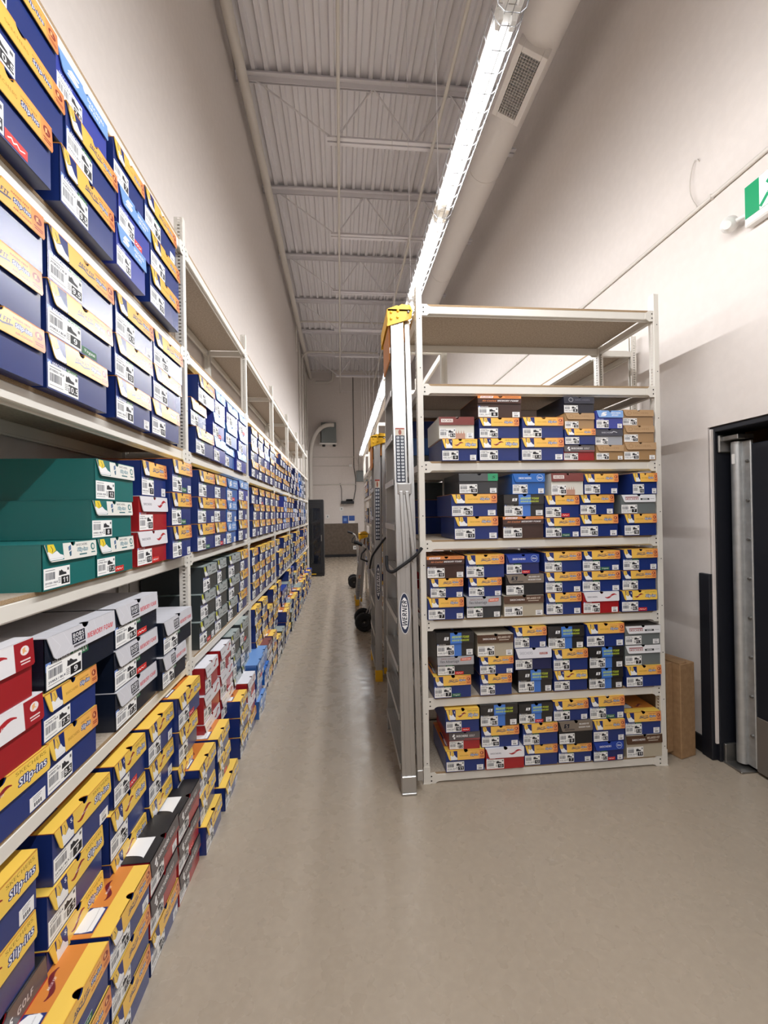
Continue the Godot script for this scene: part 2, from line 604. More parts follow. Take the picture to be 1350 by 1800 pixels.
func draw_flap(kind: String) -> Image:
	var k: Array = KIND[kind]
	var c := Canvas.new(FLAP_W, FLAP_H, k[0])
	match kind:
		"sk", "qr", "sw":
			c.shade(0, 0, FLAP_W, FLAP_H, SUN, SUN if kind == "sw" else AMBER)
			if kind == "qr":
				shoe_drawing(c, 0, 0, 92, 112, NAVY, Color8(236, 196, 90))
				c.word(glyph_tris("ARCH FIT"), 150, 42, 20, Color8(60, 62, 96), 88, 0.2)
				c.stroke([Vector2(146, 72), Vector2(176, 64), Vector2(206, 74), Vector2(244, 64)], 4.0, Color8(84, 84, 110))
				c.word(glyph_tris("HANDS FREE"), 250, 22, 9, BRICK, 70)
				slipins(c, 256, 44, 66, 26)
				c.word(glyph_tris("AIR-COOLED"), 254, 84, 9, BRICK, 70)
			else:
				shoe_drawing(c, 34, 0, 76, 112, NAVY, Color8(236, 196, 90))
				c.poly([Vector2(0, 0), Vector2(34, 0), Vector2(44, 112), Vector2(0, 112)], SUN)
			if kind == "sk":
				c.word(glyph_tris("SKECHERS", "Droid Sans", 400), 134, 56, 14, Color8(150, 110, 40), 88)
				c.word(glyph_tris("HANDS FREE", "Droid Sans", 400), 240, 30, 9, Color8(120, 80, 40), 70)
				slipins(c, 238, 48, 76, 30)
			if kind == "sw":
				c.disc(98, 30, 15, 20, NAVY)
				c.word(glyph_tris("S"), 93, 20, 20, WHITE)
				swoosh(c, 134, 34, 96, 52, Color8(140, 40, 44))
				c.word(glyph_tris("SKECHERS", "Droid Sans", 400), 246, 16, 15, Color8(140, 112, 44), 122)
				slipins(c, 252, 48, 112, 44)
			else:
				c.shade(326, 0, 58, 112, Color8(234, 158, 88), Color8(220, 134, 86))
				seal(c, 355, 44, 17, Color8(140, 56, 44))
				c.rect(336, 76, 38, 5, Color8(140, 56, 44))
				c.rect(338, 86, 34, 5, Color8(140, 56, 44))
		"lb", "lc":
			c.poly([Vector2(60, 66), Vector2(92, 28), Vector2(150, 24), Vector2(140, 40), Vector2(104, 44), Vector2(146, 58), Vector2(124, 88), Vector2(56, 90), Vector2(64, 76), Vector2(110, 72)], WHITE)
			c.word(glyph_tris("SKECHERS"), 206, 28, 24, WHITE, 140, 0.15)
			c.word(glyph_tris("SPORT"), 214, 64, 22, WHITE, 96, 0.15)
		"tl":
			shoe_drawing(c, 4, 0, 116, 104, Color8(26, 108, 106), Color8(236, 208, 60))
			c.poly([Vector2(158, 30), Vector2(178, 18), Vector2(176, 50), Vector2(158, 58)], Color8(84, 112, 150))
			c.poly([Vector2(160, 66), Vector2(178, 56), Vector2(174, 88), Vector2(164, 92)], Color8(60, 96, 120))
			c.word(glyph_tris("SKECHERS", "Droid Sans", 400), 216, 18, 14, INK, 88)
			c.word(glyph_tris("Slip-ins"), 222, 44, 30, Color8(40, 104, 116), 82, 0.1, 2.4)
			c.word(glyph_tris("Slip-ins"), 222, 44, 30, WHITE, 82, 0.1)
			c.rect(236, 84, 60, 9, Color8(60, 110, 116))
			c.disc(350, 46, 17, 24, Color8(60, 120, 120))
			c.disc(352, 46, 10, 15, Color8(226, 228, 222))
			c.rect(334, 80, 34, 8, Color8(80, 120, 122))
		"rd", "rs":
			if kind == "rd":
				c.word(glyph_tris("SKECHERS", "Droid Sans", 400), 40, 50, 16, INK, 108)
				swoosh(c, 228, 22, 128, 62, Color8(172, 40, 46))
			else:
				swoosh(c, 150, 26, 130, 58, Color8(172, 40, 46))
				c.word(glyph_tris("Slip-ins"), 24, 44, 36, Color8(172, 40, 46), 104, 0.1, 2.4)
				c.word(glyph_tris("Slip-ins"), 24, 44, 36, WHITE, 104, 0.1)
				c.rect(306, 0, 78, 112, Color8(160, 34, 42))
				seal(c, 346, 42, 17, Color8(238, 230, 230))
				c.rect(326, 76, 40, 6, Color8(238, 220, 220))
				c.rect(328, 88, 36, 5, Color8(238, 220, 220))
		"bo":
			for q in 7:
				c.stroke([Vector2(20 + q * 56, 0), Vector2(60 + q * 50, 60 + (q % 3) * 20), Vector2(10 + q * 60, 112)], 0.9, Color8(226, 226, 232))
			c.rect(118, 26, 70, 56, INK)
			c.word(glyph_tris("BOBS"), 124, 32, 20, WHITE, 58)
			c.word(glyph_tris("SPORT"), 124, 56, 20, WHITE, 58)
			c.rect(124, 88, 64, 10, Color8(90, 88, 92))
			c.word(glyph_tris("MEMORY FOAM"), 200, 58, 26, Color8(206, 60, 66), 160, 0.15)
		"gr":
			shoe_drawing(c, 10, 0, 82, 110, Color8(46, 50, 58), Color8(214, 214, 60))
			c.word(glyph_tris("SKECHERS", "Droid Sans", 400), 116, 60, 13, INK, 70)
			c.word(glyph_tris("Slip-ins"), 230, 34, 30, Color8(60, 64, 66), 88, 0.1, 2.4)
			c.word(glyph_tris("Slip-ins"), 230, 34, 30, Color8(206, 210, 208), 88, 0.1)
			c.rect(216, 80, 120, 9, Color8(82, 88, 88))
			c.rect(350, 24, 22, 60, Color8(120, 126, 124))
		"go":
			c.poly([Vector2(40, 58), Vector2(58, 30), Vector2(70, 30), Vector2(72, 52), Vector2(52, 70)], WHITE)
			c.poly([Vector2(52, 78), Vector2(74, 62), Vector2(78, 84), Vector2(66, 96)], WHITE)
			c.word(glyph_tris("SKECHERS"), 86, 44, 26, WHITE, 146, 0.15)
			c.word(glyph_tris("GOLF"), 250, 44, 26, Color8(200, 196, 196), 66, 0.15)
			c.rect(190, 92, 194, 10, Color8(170, 50, 52))
		"mf":
			c.rect(140, 0, 116, 112, Color8(70, 122, 208))
			c.poly([Vector2(84, 44), Vector2(128, 44), Vector2(120, 76), Vector2(76, 76)], WHITE)
			c.word(glyph_tris("S"), 94, 48, 24, INK, 18)
			c.word(glyph_tris("MEMORY FOAM"), 158, 36, 24, Color8(206, 226, 60), 172, 0.12)
			c.word(glyph_tris("MOUSSE MEMOIRE"), 158, 72, 18, Color8(206, 226, 60), 172, 0.12)
		"br":
			c.rect(0, 0, FLAP_W, 40, Color8(226, 140, 76))
			c.poly([Vector2(30, 8), Vector2(140, 8), Vector2(134, 34), Vector2(24, 34)], WHITE)
			c.word(glyph_tris("RELAXED FIT"), 34, 13, 16, BRICK, 94, 0.2)
			c.word(glyph_tris("SKECHERS"), 240, 14, 12, Color8(120, 60, 40), 120)
			c.word(glyph_tris("Air-Cooled"), 40, 62, 24, Color8(222, 136, 84), 120, 0.2)
			c.word(glyph_tris("MEMORY FOAM"), 172, 62, 22, WHITE, 180, 0.25)
		"kr":
			c.disc(78, 56, 26, 32, Color8(150, 116, 78))
			c.disc(78, 56, 21, 26, k[0])
			c.word(glyph_tris("SKECHERS", "Droid Sans", 400), 124, 42, 30, Color8(146, 112, 76), 190)
		"ta":
			c.word(glyph_tris("SKECHERS"), 58, 48, 22, WHITE, 140)
			c.word(glyph_tris("RELAXED FIT"), 218, 30, 26, Color8(226, 214, 198), 132, 0.1)
			c.rect(230, 72, 104, 8, Color8(206, 194, 178))
		"fa":
			c.word(glyph_tris("SKECHERS", "Droid Sans", 400), 40, 24, 16, Color8(120, 70, 64), 150)
			c.word(glyph_tris("Flex Advantage", "Droid Sans", 400), 30, 50, 40, Color8(40, 42, 46), 196)
			c.poly([Vector2(246, 28), Vector2(360, 20), Vector2(352, 58), Vector2(240, 64)], Color8(216, 110, 84))
			c.word(glyph_tris("MEMORY FOAM"), 256, 34, 16, WHITE, 88, 0.2)
		"wk":
			c.rect(40, 34, 150, 12, Color8(150, 60, 56))
			c.word(glyph_tris("SKECHERS"), 40, 52, 26, Color8(150, 60, 56), 150)
			c.rect(210, 56, 100, 26, Color8(60, 62, 64))
			c.word(glyph_tris("WORK"), 230, 60, 18, WHITE, 60)
			c.rect(318, 64, 48, 4, Color8(110, 112, 112))
		"mp":
			c.rect(24, 30, 128, 44, Color8(236, 232, 226))
			c.word(glyph_tris("SKECHERS"), 32, 38, 28, Color8(122, 60, 56), 112)
		"gs":
			c.rect(284, 0, 100, 112, Color8(46, 150, 104))
			c.word(glyph_tris("S"), 322, 38, 36, Color8(24, 84, 60), 30, 0.3)
		"bb", "rb":
			c.word(glyph_tris("SKECHERS"), 68, 48, 24, WHITE, 150, 0.1)
			c.disc(322, 56, 38, 42, Color8(180, 206, 236))
			c.disc(322, 56, 33, 37, k[0])
			c.word(glyph_tris("GOrun"), 298, 42, 26, WHITE, 48)
		"bk":
			c.poly([Vector2(60, 28), Vector2(116, 28), Vector2(108, 74), Vector2(50, 74)], INK)
			c.word(glyph_tris("S"), 74, 34, 34, Color8(150, 138, 124), 24)
			c.word(glyph_tris("SKECHERS"), 60, 84, 14, INK, 110)
			c.word(glyph_tris("RELAXED FIT"), 230, 28, 16, WHITE, 110)
			c.word(glyph_tris("MEMORY FOAM"), 222, 62, 16, WHITE, 130)
		"nv":
			c.disc(88, 52, 28, 34, Color8(170, 172, 180))
			c.disc(88, 52, 23, 28, k[0])
			c.word(glyph_tris("SKECHERS", "Droid Sans", 400), 140, 40, 26, Color8(110, 112, 126), 186)
		"ns":
			c.word(glyph_tris("SKECHERS", "Droid Sans", 400), 84, 48, 22, Color8(214, 216, 224), 150)
			c.stroke([Vector2(226, 60), Vector2(256, 40), Vector2(300, 58)], 4.0, Color8(214, 216, 224))
		"wn":
			c.word(glyph_tris("SKECHERS", "Droid Sans", 400), 44, 40, 28, Color8(150, 152, 164), 136)
			c.rect(254, 52, 84, 22, BRICK)
			c.word(glyph_tris("D'LITES"), 262, 56, 14, WHITE, 66)
	return c.done()


func draw_face(kind: String) -> Image:
	var k: Array = KIND[kind]
	var c := Canvas.new(FLAP_W, FACE_H, k[1])
	match kind:
		"qr":
			machine_washable(c, 6, 92, 104, 26)
			c.rect(110, 92, 66, 26, Color8(60, 112, 72))
			c.word(glyph_tris("Vegan", "Droid Serif", 700), 118, 97, 16, WHITE, 48, 0.15)
		"lb", "lc":
			c.word(glyph_tris("SKECHERS"), 20, 90, 15, Color8(200, 208, 236), 90, 0.1)
		"bo":
			machine_washable(c, 4, 94, 120, 32)
			c.rect(124, 90, 96, 34, Color8(46, 104, 70))
			c.word(glyph_tris("VEGAN", "Droid Serif", 700), 132, 96, 21, WHITE, 80, 0.2)
		"fa", "rb":
			machine_washable(c, 6, 94, 84, 24)
			c.rect(92, 92, 80, 26, Color8(50, 110, 66))
			c.word(glyph_tris("Vegan", "Droid Serif", 700), 102, 97, 16, WHITE, 52, 0.15)
		"gr":
			c.rect(6, 82, 150, 28, Color8(88, 92, 150))
			machine_washable(c, 8, 84, 100, 24)
		"rd", "mf", "br":
			if kind == "mf":
				c.rect(140, 0, 116, 200, Color8(70, 122, 208))
			machine_washable(c, 8, 92, 90, 24)
		"mp":
			for q in [[50, 20], [84, 22], [186, 44], [214, 36], [244, 28], [270, 24]]:
				c.poly([Vector2(q[0] - 16, 200), Vector2(q[0], 118), Vector2(q[0] + 16, 200)], Color8(196, 152, 132))
			c.rect(176, 150, 110, 50, Color8(196, 152, 132))
	return c.done()


func draw_top(kind: String) -> Image:
	var k: Array = KIND[kind]
	var c := Canvas.new(200, 256, k[2])
	match kind:
		"sk", "qr", "sw":
			c.rect(0, 216, 200, 40, SUN)
			shoe_drawing(c, 12, 96, 66, 118, NAVY, SUN)
			swoosh(c, 96, 176, 60, 30, Color8(110, 24, 34))
			for q in 3:
				c.rect(100, 60 + q * 14, 84, 3, Color8(120, 70, 30))
			c.rect(0, 24, 200, 6, Color8(190, 104, 36))
		"go":
			c.rect(14, 150, 86, 80, WHITE)
			c.disc(16, 190, 14, 40, Color8(34, 32, 34))
		"gr":
			c.rect(0, 0, 200, 150, Color8(92, 116, 114))
			c.rect(20, 20, 60, 100, Color8(170, 176, 172))
			c.disc(50, 176, 30, 18, Color8(206, 206, 120))
		"rd":
			c.word(glyph_tris("ARCH FIT"), 56, 120, 14, Color8(130, 130, 140), 70)
			c.rect(70, 146, 44, 8, Color8(70, 70, 90))
		"bo":
			for q in 6:
				c.stroke([Vector2(10 + q * 36, 0), Vector2(30 + q * 30, 130), Vector2(4 + q * 38, 256)], 0.8, Color8(222, 222, 230))
		"mf", "br":
			for q in 4:
				c.poly([Vector2(30 + q * 38, 0), Vector2(44 + q * 38, 0), Vector2(30 + q * 38, 220), Vector2(18 + q * 38, 220)], Color8(70, 122, 208) if kind == "mf" and q == 2 else k[2].darkened(0.25))
		"ta", "wk", "bk":
			c.rect(60, 40, 100, 120, k[2].lightened(0.12))
	return c.done()


func draw_label(size: String, c: Canvas, plain_x: bool) -> void:
	c.rect(2, 2, c.w - 4, c.h - 4, Color8(244, 244, 242))
	var r := RandomNumberGenerator.new()
	r.seed = size.hash()
	var x := 12.0
	while x < 84:
		var w := r.randf_range(1.2, 4.0)
		c.rect(x, 26 if plain_x else 44, w, 42, INK)
		x += w + r.randf_range(1.4, 4.0)
	c.rect(12, 12, 70, 4, Color8(120, 120, 124))
	c.word(glyph_tris("21%s53 / BLK" % size.replace(".", "")), 10, 82 if plain_x else 24, 11, INK, 92)
	c.rect(10, 102, 84, 3, Color8(130, 130, 134))
	c.poly([Vector2(112, 46), Vector2(114, 22), Vector2(122, 28), Vector2(132, 20), Vector2(148, 36), Vector2(168, 40), Vector2(172, 52), Vector2(112, 54)], Color8(44, 44, 48))
	c.rect(178, 14, 14, 16, Color8(90, 90, 94))
	for q in 4:
		c.rect(106, 66 + q * 9, 20, 4, Color8(120, 120, 122))
	c.rect(130, 62, 64, 46, Color8(26, 26, 30))
	var ww := 16.0 * size.length() + 6.0
	c.word(glyph_tris(size), 162 - ww / 2, 70, 30, WHITE, ww)


func print_atlases() -> void:
	var a := Image.create(2048, 2048, false, Image.FORMAT_RGBA8)
	a.fill(Color8(120, 120, 120))
	var b := Image.create(1024, 1400, false, Image.FORMAT_RGBA8)
	b.fill(Color8(120, 120, 120))
	var n := 0
	for kind in KIND:
		var o := cell(kind)
		a.fill_rect(Rect2i(o - Vector2i(4, 4), Vector2i(CELL_W, 118)), KIND[kind][0])
		a.fill_rect(Rect2i(o + Vector2i(-4, 114), Vector2i(CELL_W, CELL_H - 116)), KIND[kind][1])
		a.blit_rect(draw_flap(kind), Rect2i(0, 0, FLAP_W, FLAP_H), o)
		a.blit_rect(draw_face(kind), Rect2i(0, 0, FLAP_W, FACE_H), o + Vector2i(0, 120))
		b.blit_rect(draw_top(kind), Rect2i(0, 0, 200, 256), Vector2i((n % 5) * 204, (n / 5) * 260))
		n += 1
	var l := Image.create(1024, 512, false, Image.FORMAT_RGBA8)
	l.fill(WHITE)
	for k in SIZES.size():
		var c := Canvas.new(200, 120, WHITE)
		draw_label(SIZES[k], c, k % 2 == 0)
		l.blit_rect(c.done(), Rect2i(0, 0, 200, 120), Vector2i((k % 5) * 204, (k / 5) * 124))
	var c2 := Canvas.new(200, 120, WHITE)      # price ticket
	for q in 3:
		c2.rect(40, 14 + q * 16, 110 - q * 14, 6, Color8(150, 150, 156))
	for q in 4:
		c2.rect(52 + q * 26, 68, 18, 34, Color8(96, 96, 104))
	l.blit_rect(c2.done(), Rect2i(0, 0, 200, 120), Vector2i(2 * 204, 2 * 124))
	var c3 := Canvas.new(200, 120, Color8(206, 46, 40))   # red ticket
	c3.stroke([Vector2(24, 76), Vector2(56, 44), Vector2(74, 80), Vector2(104, 46), Vector2(128, 78), Vector2(172, 50)], 6.0, WHITE)
	l.blit_rect(c3.done(), Rect2i(0, 0, 200, 120), Vector2i(3 * 204, 2 * 124))
	var c4 := Canvas.new(200, 120, Color8(46, 104, 66))   # green ticket
	c4.word(glyph_tris("Vegan", "Droid Serif", 700), 24, 28, 64, WHITE, 150, 0.15)
	l.blit_rect(c4.done(), Rect2i(0, 0, 200, 120), Vector2i(4 * 204, 2 * 124))
	M.card = paint(Color.WHITE, 0.25, 0.0, 0.55)
	M.card.albedo_texture = ImageTexture.create_from_image(a)
	M.card_top = paint(Color.WHITE, 0.45, 0.0, 0.5)
	M.card_top.albedo_texture = ImageTexture.create_from_image(b)
	M.sticker = paint(Color.WHITE, 0.5, 0.0, 0.4)
	M.sticker.albedo_texture = ImageTexture.create_from_image(l)
	for kind in KIND:
		box_meshes(kind)
	for k in SIZES.size() + 3:
		var at := Vector2((k % 5) * 204, (k / 5) * 124)
		var mb := MB.new()
		var uv := Rect2((at.x + 1) / 1024.0, (at.y + 1) / 512.0, 198.0 / 1024.0, 118.0 / 512.0)
		if k < SIZES.size():
			mb.slab(PackedVector2Array([Vector2(-0.485, 0.03), Vector2(-0.03, 0.03), Vector2(-0.03, 0.47), Vector2(-0.485, 0.47)]), 0.0, 0.0016, Transform3D.IDENTITY, uv, false)
		elif k == SIZES.size():
			mb.slab(PackedVector2Array([Vector2(0.3, 0.03), Vector2(0.47, 0.03), Vector2(0.47, 0.27), Vector2(0.3, 0.27)]), 0.0, 0.0016, Transform3D.IDENTITY, uv, false)
		else:
			mb.slab(PackedVector2Array([Vector2(-0.02, 0.03), Vector2(0.22, 0.03), Vector2(0.22, 0.18), Vector2(-0.02, 0.18)]), 0.0, 0.0016, Transform3D.IDENTITY, uv, false)
		meshes["sticker%d" % k] = mb.mesh(M.sticker)


# One shoe box of a kind in unit size: x across the front, y up, front at z = 0, body behind. The finger notch is a real cut-out over a hollow box.
func box_meshes(kind: String) -> void:
	var k: Array = KIND[kind]
	var o := cell(kind)
	var face := uv_rect(o.x, o.y + 120, FLAP_W, FACE_H)
	var flap := uv_rect(o.x, o.y, FLAP_W, FLAP_H)
	var side := uv_rect(o.x + 388, o.y + 130, 12, 60)
	var rim := uv_rect(o.x + 388, o.y + 20, 12, 60)
	var r := 0.052
	var front := PackedVector2Array([Vector2(-0.5, 0), Vector2(0.5, 0), Vector2(0.5, 0.985)])
	for q in 9:
		front.append(Vector2(0.02 + r * cos(PI * q / 8), 0.985 - 2.3 * r * sin(PI * q / 8)))
	front.append(Vector2(-0.5, 0.985))
	var mb := MB.new()
	mb.slab(front, -0.008, 0.0, Transform3D.IDENTITY, face, true, side)
	var p := [Vector3(-0.5, 0, 0), Vector3(0.5, 0, 0), Vector3(0.5, 0, -1), Vector3(-0.5, 0, -1), Vector3(-0.5, 0.985, 0), Vector3(0.5, 0.985, 0), Vector3(0.5, 0.985, -1), Vector3(-0.5, 0.985, -1)]
	mb.quad(p[1], p[2], p[6], p[5], side)
	mb.quad(p[3], p[0], p[4], p[7], side)
	mb.quad(p[2], p[3], p[7], p[6], side)
	mb.quad(p[3], p[2], p[1], p[0], side)
	body_mesh[kind] = mb.mesh(M.card)
	# the lid: a top sheet and a flap folded down over the front
	var idx := KIND.keys().find(kind)
	var top_uv := Rect2(((idx % 5) * 204 + 1) / 1024.0, ((idx / 5) * 260 + 1) / 1400.0, 198 / 1024.0, 254 / 1400.0)
	var lid := MB.new()
	var sheet := PackedVector2Array([Vector2(0.502, -0.012), Vector2(0.502, 1.0), Vector2(-0.502, 1.0), Vector2(-0.502, -0.012)])
	for q in 9:
		sheet.append(Vector2(0.02 - r * cos(PI * q / 8), -0.012 + 1.1 * r * sin(PI * q / 8)))
	var lay := Transform3D(Basis(Vector3(1, 0, 0), Vector3(0, 0, -1), Vector3(0, 1, 0)), Vector3(0, 0.985, 0))   # outline y runs back over the box
	lid.slab(sheet, 0.0, 0.015, lay, top_uv, true, Rect2(top_uv.position + top_uv.size * 0.4, top_uv.size * 0.1))
	var m := ArrayMesh.new()
	lid.into(m, M.card_top)
	var f: float = k[3]
	var fl := MB.new()
	var pts := PackedVector2Array()
	if k[4] == 0:
		pts = PackedVector2Array([Vector2(-0.49, 1.0), Vector2(-0.425, 1.06 - f), Vector2(-0.41, 1.02 - f), Vector2(-0.39, 1.0 - f), Vector2(0.485, 1.0 - f), Vector2(0.5, 1.05 - f), Vector2(0.503, 1.0)])
	else:
		pts = PackedVector2Array([Vector2(-0.503, 1.0), Vector2(-0.5, 1.03 - f), Vector2(-0.485, 1.0 - f), Vector2(0.485, 1.0 - f), Vector2(0.5, 1.03 - f), Vector2(0.503, 1.0)])
	for q in 9:
		pts.append(Vector2(0.02 + r * cos(PI * q / 8), 1.0 - 1.9 * r * sin(PI * q / 8)))
	var lean := Transform3D(Basis(Vector3.RIGHT, Vector3(0, 1, -0.03), Vector3.BACK), Vector3(0, 0, 0.034))
	fl.slab(pts, 0.0, 0.007, lean, flap, true, rim)
	fl.into(m, M.card)
	lid_mesh[kind] = m


# A box stands with the middle of its front's lower edge at p, facing the turn; the parts stretch to width, height and depth.
func shoe_box(kind: String, p: Vector3, turn: float, w: float, h: float, d: float, label: String, group: String) -> Node3D:
	var o := thing("shoe_box", label, "shoe box", p, turn, group)
	var b := Transform3D(Basis.from_scale(Vector3(w, h, d)), Vector3.ZERO)
	part("body", body_mesh[kind], o, b)
	part("lid", lid_mesh[kind], o, b)
	part("size_label", meshes["sticker%d" % rng.randi_range(0, SIZES.size() - 1)], o, b)
	if rng.randf() < (0.55 if turn < 1.0 else 0.25):
		part("price_ticket", meshes["sticker%d" % SIZES.size()], o, b)
	if rng.randf() < 0.12:
		part("ticket", meshes["sticker%d" % (SIZES.size() + (1 if kind != "qr" else 2))], o, b)
	return o


# ---------------------------------------------------------------- the room
func shell() -> void:
	var mb := MB.new()
	mb.box(Vector3(-2.2, -0.2, BACK - 0.3), Vector3(4.4, 0, FRONT + 0.3))
	structure("floor", mb.mesh(M.floor), "polished grey-brown concrete floor of the stockroom")
	mb = MB.new()
	mb.box(Vector3(WALL_L - 0.2, 0, BACK - 0.2), Vector3(WALL_L, TOP + 0.3, FRONT + 0.2))
	structure("wall_left", mb.mesh(M.wall), "tall off-white wall behind the wall racks")
	# the right wall has the door opening between z -2.565 and -0.95
	mb = MB.new()
	mb.box(Vector3(WALL_R, 0, BACK - 0.2), Vector3(WALL_R + 0.22, TOP + 0.3, -2.565))
	mb.box(Vector3(WALL_R, 2.095, -2.565), Vector3(WALL_R + 0.22, TOP + 0.3, -0.6))
	mb.box(Vector3(WALL_R, 0, -0.6), Vector3(WALL_R + 0.22, TOP + 0.3, FRONT + 0.2))
	structure("wall_right", mb.mesh(M.wall), "off-white wall with the swing door and exit sign")
	mb = MB.new()
	mb.box(Vector3(WALL_L, 0, BACK - 0.2), Vector3(WALL_R, TOP + 0.3, BACK))
	structure("wall_back", mb.mesh(M.wall), "far end wall of the aisle")
	mb = MB.new()
	mb.box(Vector3(WALL_L, 0, FRONT), Vector3(WALL_R, TOP + 0.3, FRONT + 0.2))
	structure("wall_front", mb.mesh(M.wall), "wall behind the viewer")
	# profiled steel deck: ribs along the aisle, 15 cm apart, under a slab
	mb = MB.new()
	var outline := PackedVector2Array()
	var x := WALL_L - 0.05
	while x < WALL_R + 0.1:
		outline.append(Vector2(x, TOP + 0.02))
		outline.append(Vector2(x + 0.078, TOP + 0.02))
		outline.append(Vector2(x + 0.094, TOP - 0.025))
		outline.append(Vector2(x + 0.139, TOP - 0.025))
		x += 0.155
	for k in outline.size() - 1:
		var a := outline[k]
		var b := outline[k + 1]
		mb.quad(Vector3(a.x, a.y, BACK - 0.1), Vector3(b.x, b.y, BACK - 0.1), Vector3(b.x, b.y, FRONT + 0.1), Vector3(a.x, a.y, FRONT + 0.1))
	mb.box(Vector3(WALL_L - 0.2, TOP + 0.03, BACK - 0.2), Vector3(WALL_R + 0.2, TOP + 0.25, FRONT + 0.2))
	structure("ceiling", mb.mesh(M.ceiling), "white ribbed steel roof deck")
	# far wall: brown laminate panel and black base
	mb = MB.new()
	mb.box(Vector3(WALL_L + 0.01, 0.1, BACK), Vector3(0.62, 1.24, BACK + 0.025), 0.004)
	structure("trim_1", mb.mesh(M.wainscot), "brown laminate panel along the foot of the far wall")
	mb = MB.new()
	mb.box(Vector3(WALL_L + 0.01, 0, BACK), Vector3(WALL_R, 0.1, BACK + 0.035), 0.004)
	structure("baseboard_back", mb.mesh(M.black), "black base strip at the far wall")
	mb = MB.new()
	mb.box(Vector3(WALL_R - 0.012, 0, -16.2), Vector3(WALL_R, 0.11, -2.64), 0.003)
	mb.box(Vector3(WALL_R - 0.012, 0, -0.5), Vector3(WALL_R, 0.11, FRONT), 0.003)
	structure("baseboard_right", mb.mesh(M.black), "black base strip along the right wall")


func joists_and_pipes() -> void:
	# open-web steel joists, 1.84 m apart: double-angle chords and round diagonals
	for k in 9:
		var z := -1.69 - 1.84 * k
		var jo := Node3D.new()
		jo.name = numbered("steel_joist")
		jo.set_meta("kind", "structure")
		add_child(jo, true)
		jo.position = Vector3(0, 0, z)
		var mb := MB.new()
		for s in [-1, 1]:
			mb.box(Vector3(WALL_L + 0.005, 6.845, minf(s * 0.012, s * 0.068)), Vector3(WALL_R - 0.005, 6.853, maxf(s * 0.012, s * 0.068)))
			mb.box(Vector3(WALL_L + 0.005, 6.785, minf(s * 0.012, s * 0.018)), Vector3(WALL_R - 0.005, 6.845, maxf(s * 0.012, s * 0.018)))
		mb.box(Vector3(WALL_L + 0.005, 6.853, -0.05), Vector3(WALL_R - 0.005, 6.884, 0.05))
		part("top_chord", mb.mesh(M.ceiling), jo)
		mb = MB.new()
		for s in [-1, 1]:
			mb.box(Vector3(-0.09, 6.13, minf(s * 0.012, s * 0.062)), Vector3(2.27, 6.137, maxf(s * 0.012, s * 0.062)))
			mb.box(Vector3(-0.09, 6.137, minf(s * 0.012, s * 0.018)), Vector3(2.27, 6.19, maxf(s * 0.012, s * 0.018)))
		part("bottom_chord", mb.mesh(M.ceiling), jo)
		var nodes := [-0.95, 0.0, 0.48, 0.96, 1.44, 1.92, 2.2]
		for q in nodes.size() - 1:
			mb = MB.new()
			var y0 := 6.82 if q % 2 == 0 else 6.15
			mb.tube(PackedVector3Array([Vector3(nodes[q], y0, 0), Vector3(nodes[q + 1], 6.97 - y0 + 6.0, 0)]), 0.011, 6)
			part("web_bar", mb.mesh(M.ceiling), jo)
	# pipes along the aisle
	var runs := [["large white pipe running along the top of the left wall", -1.04, 6.62, 0.06], ["thin white pipe hung under the joists above the aisle", 0.045, 6.08, 0.018], ["white conduit hung under the joists beside the duct", 1.19, 6.06, 0.02]]
	for r in runs:
		var mb := MB.new()
		mb.tube(PackedVector3Array([Vector3(r[1], r[2], BACK + 0.02), Vector3(r[1], r[2], FRONT - 0.02)]), r[3], 14)
		var o := thing("ceiling_pipe", r[0], "pipe")
		part("pipe", mb.mesh(M.pipe), o)
		for k in 8:
			var z: float = -1.69 - 1.84 * k
			mb = MB.new()
			mb.box(Vector3(r[1] - 0.006, r[2] + r[3] * 0.8, z - 0.012), Vector3(r[1] + 0.006, 6.14 if r[2] < 6.3 else 6.80, z + 0.012))
			part("hanger", mb.mesh(M.pipe), o)
	# two bent conduits near the far end, and the looped pipe under the deck
	var bends := [
		["conduit bending off the left wall under the roof deck, nearer", [Vector3(-1.10, 5.9, -11.75), Vector3(-1.10, 6.55, -11.75), Vector3(-1.04, 6.66, -11.75), Vector3(-0.92, 6.70, -11.75), Vector3(1.3, 6.70, -11.75)], 0.022],
		["conduit bending off the left wall under the roof deck, farther", [Vector3(-1.10, 4.2, -13.4), Vector3(-1.10, 6.3, -13.4), Vector3(-1.02, 6.44, -13.4), Vector3(-0.86, 6.50, -13.4), Vector3(1.2, 6.50, -13.4)], 0.03],
		["pipe elbow on the far wall below the deck", [Vector3(-0.85, 6.42, -16.2), Vector3(-0.36, 6.42, -16.2), Vector3(-0.24, 6.5, -16.2), Vector3(-0.22, 6.62, -16.2), Vector3(-0.22, 6.86, -16.2)], 0.05],
	]
	for b in bends:
		var mb := MB.new()
		mb.tube(PackedVector3Array(b[1]), b[2], 10)
		solo("conduit", mb.mesh(M.pipe), b[0], "conduit")


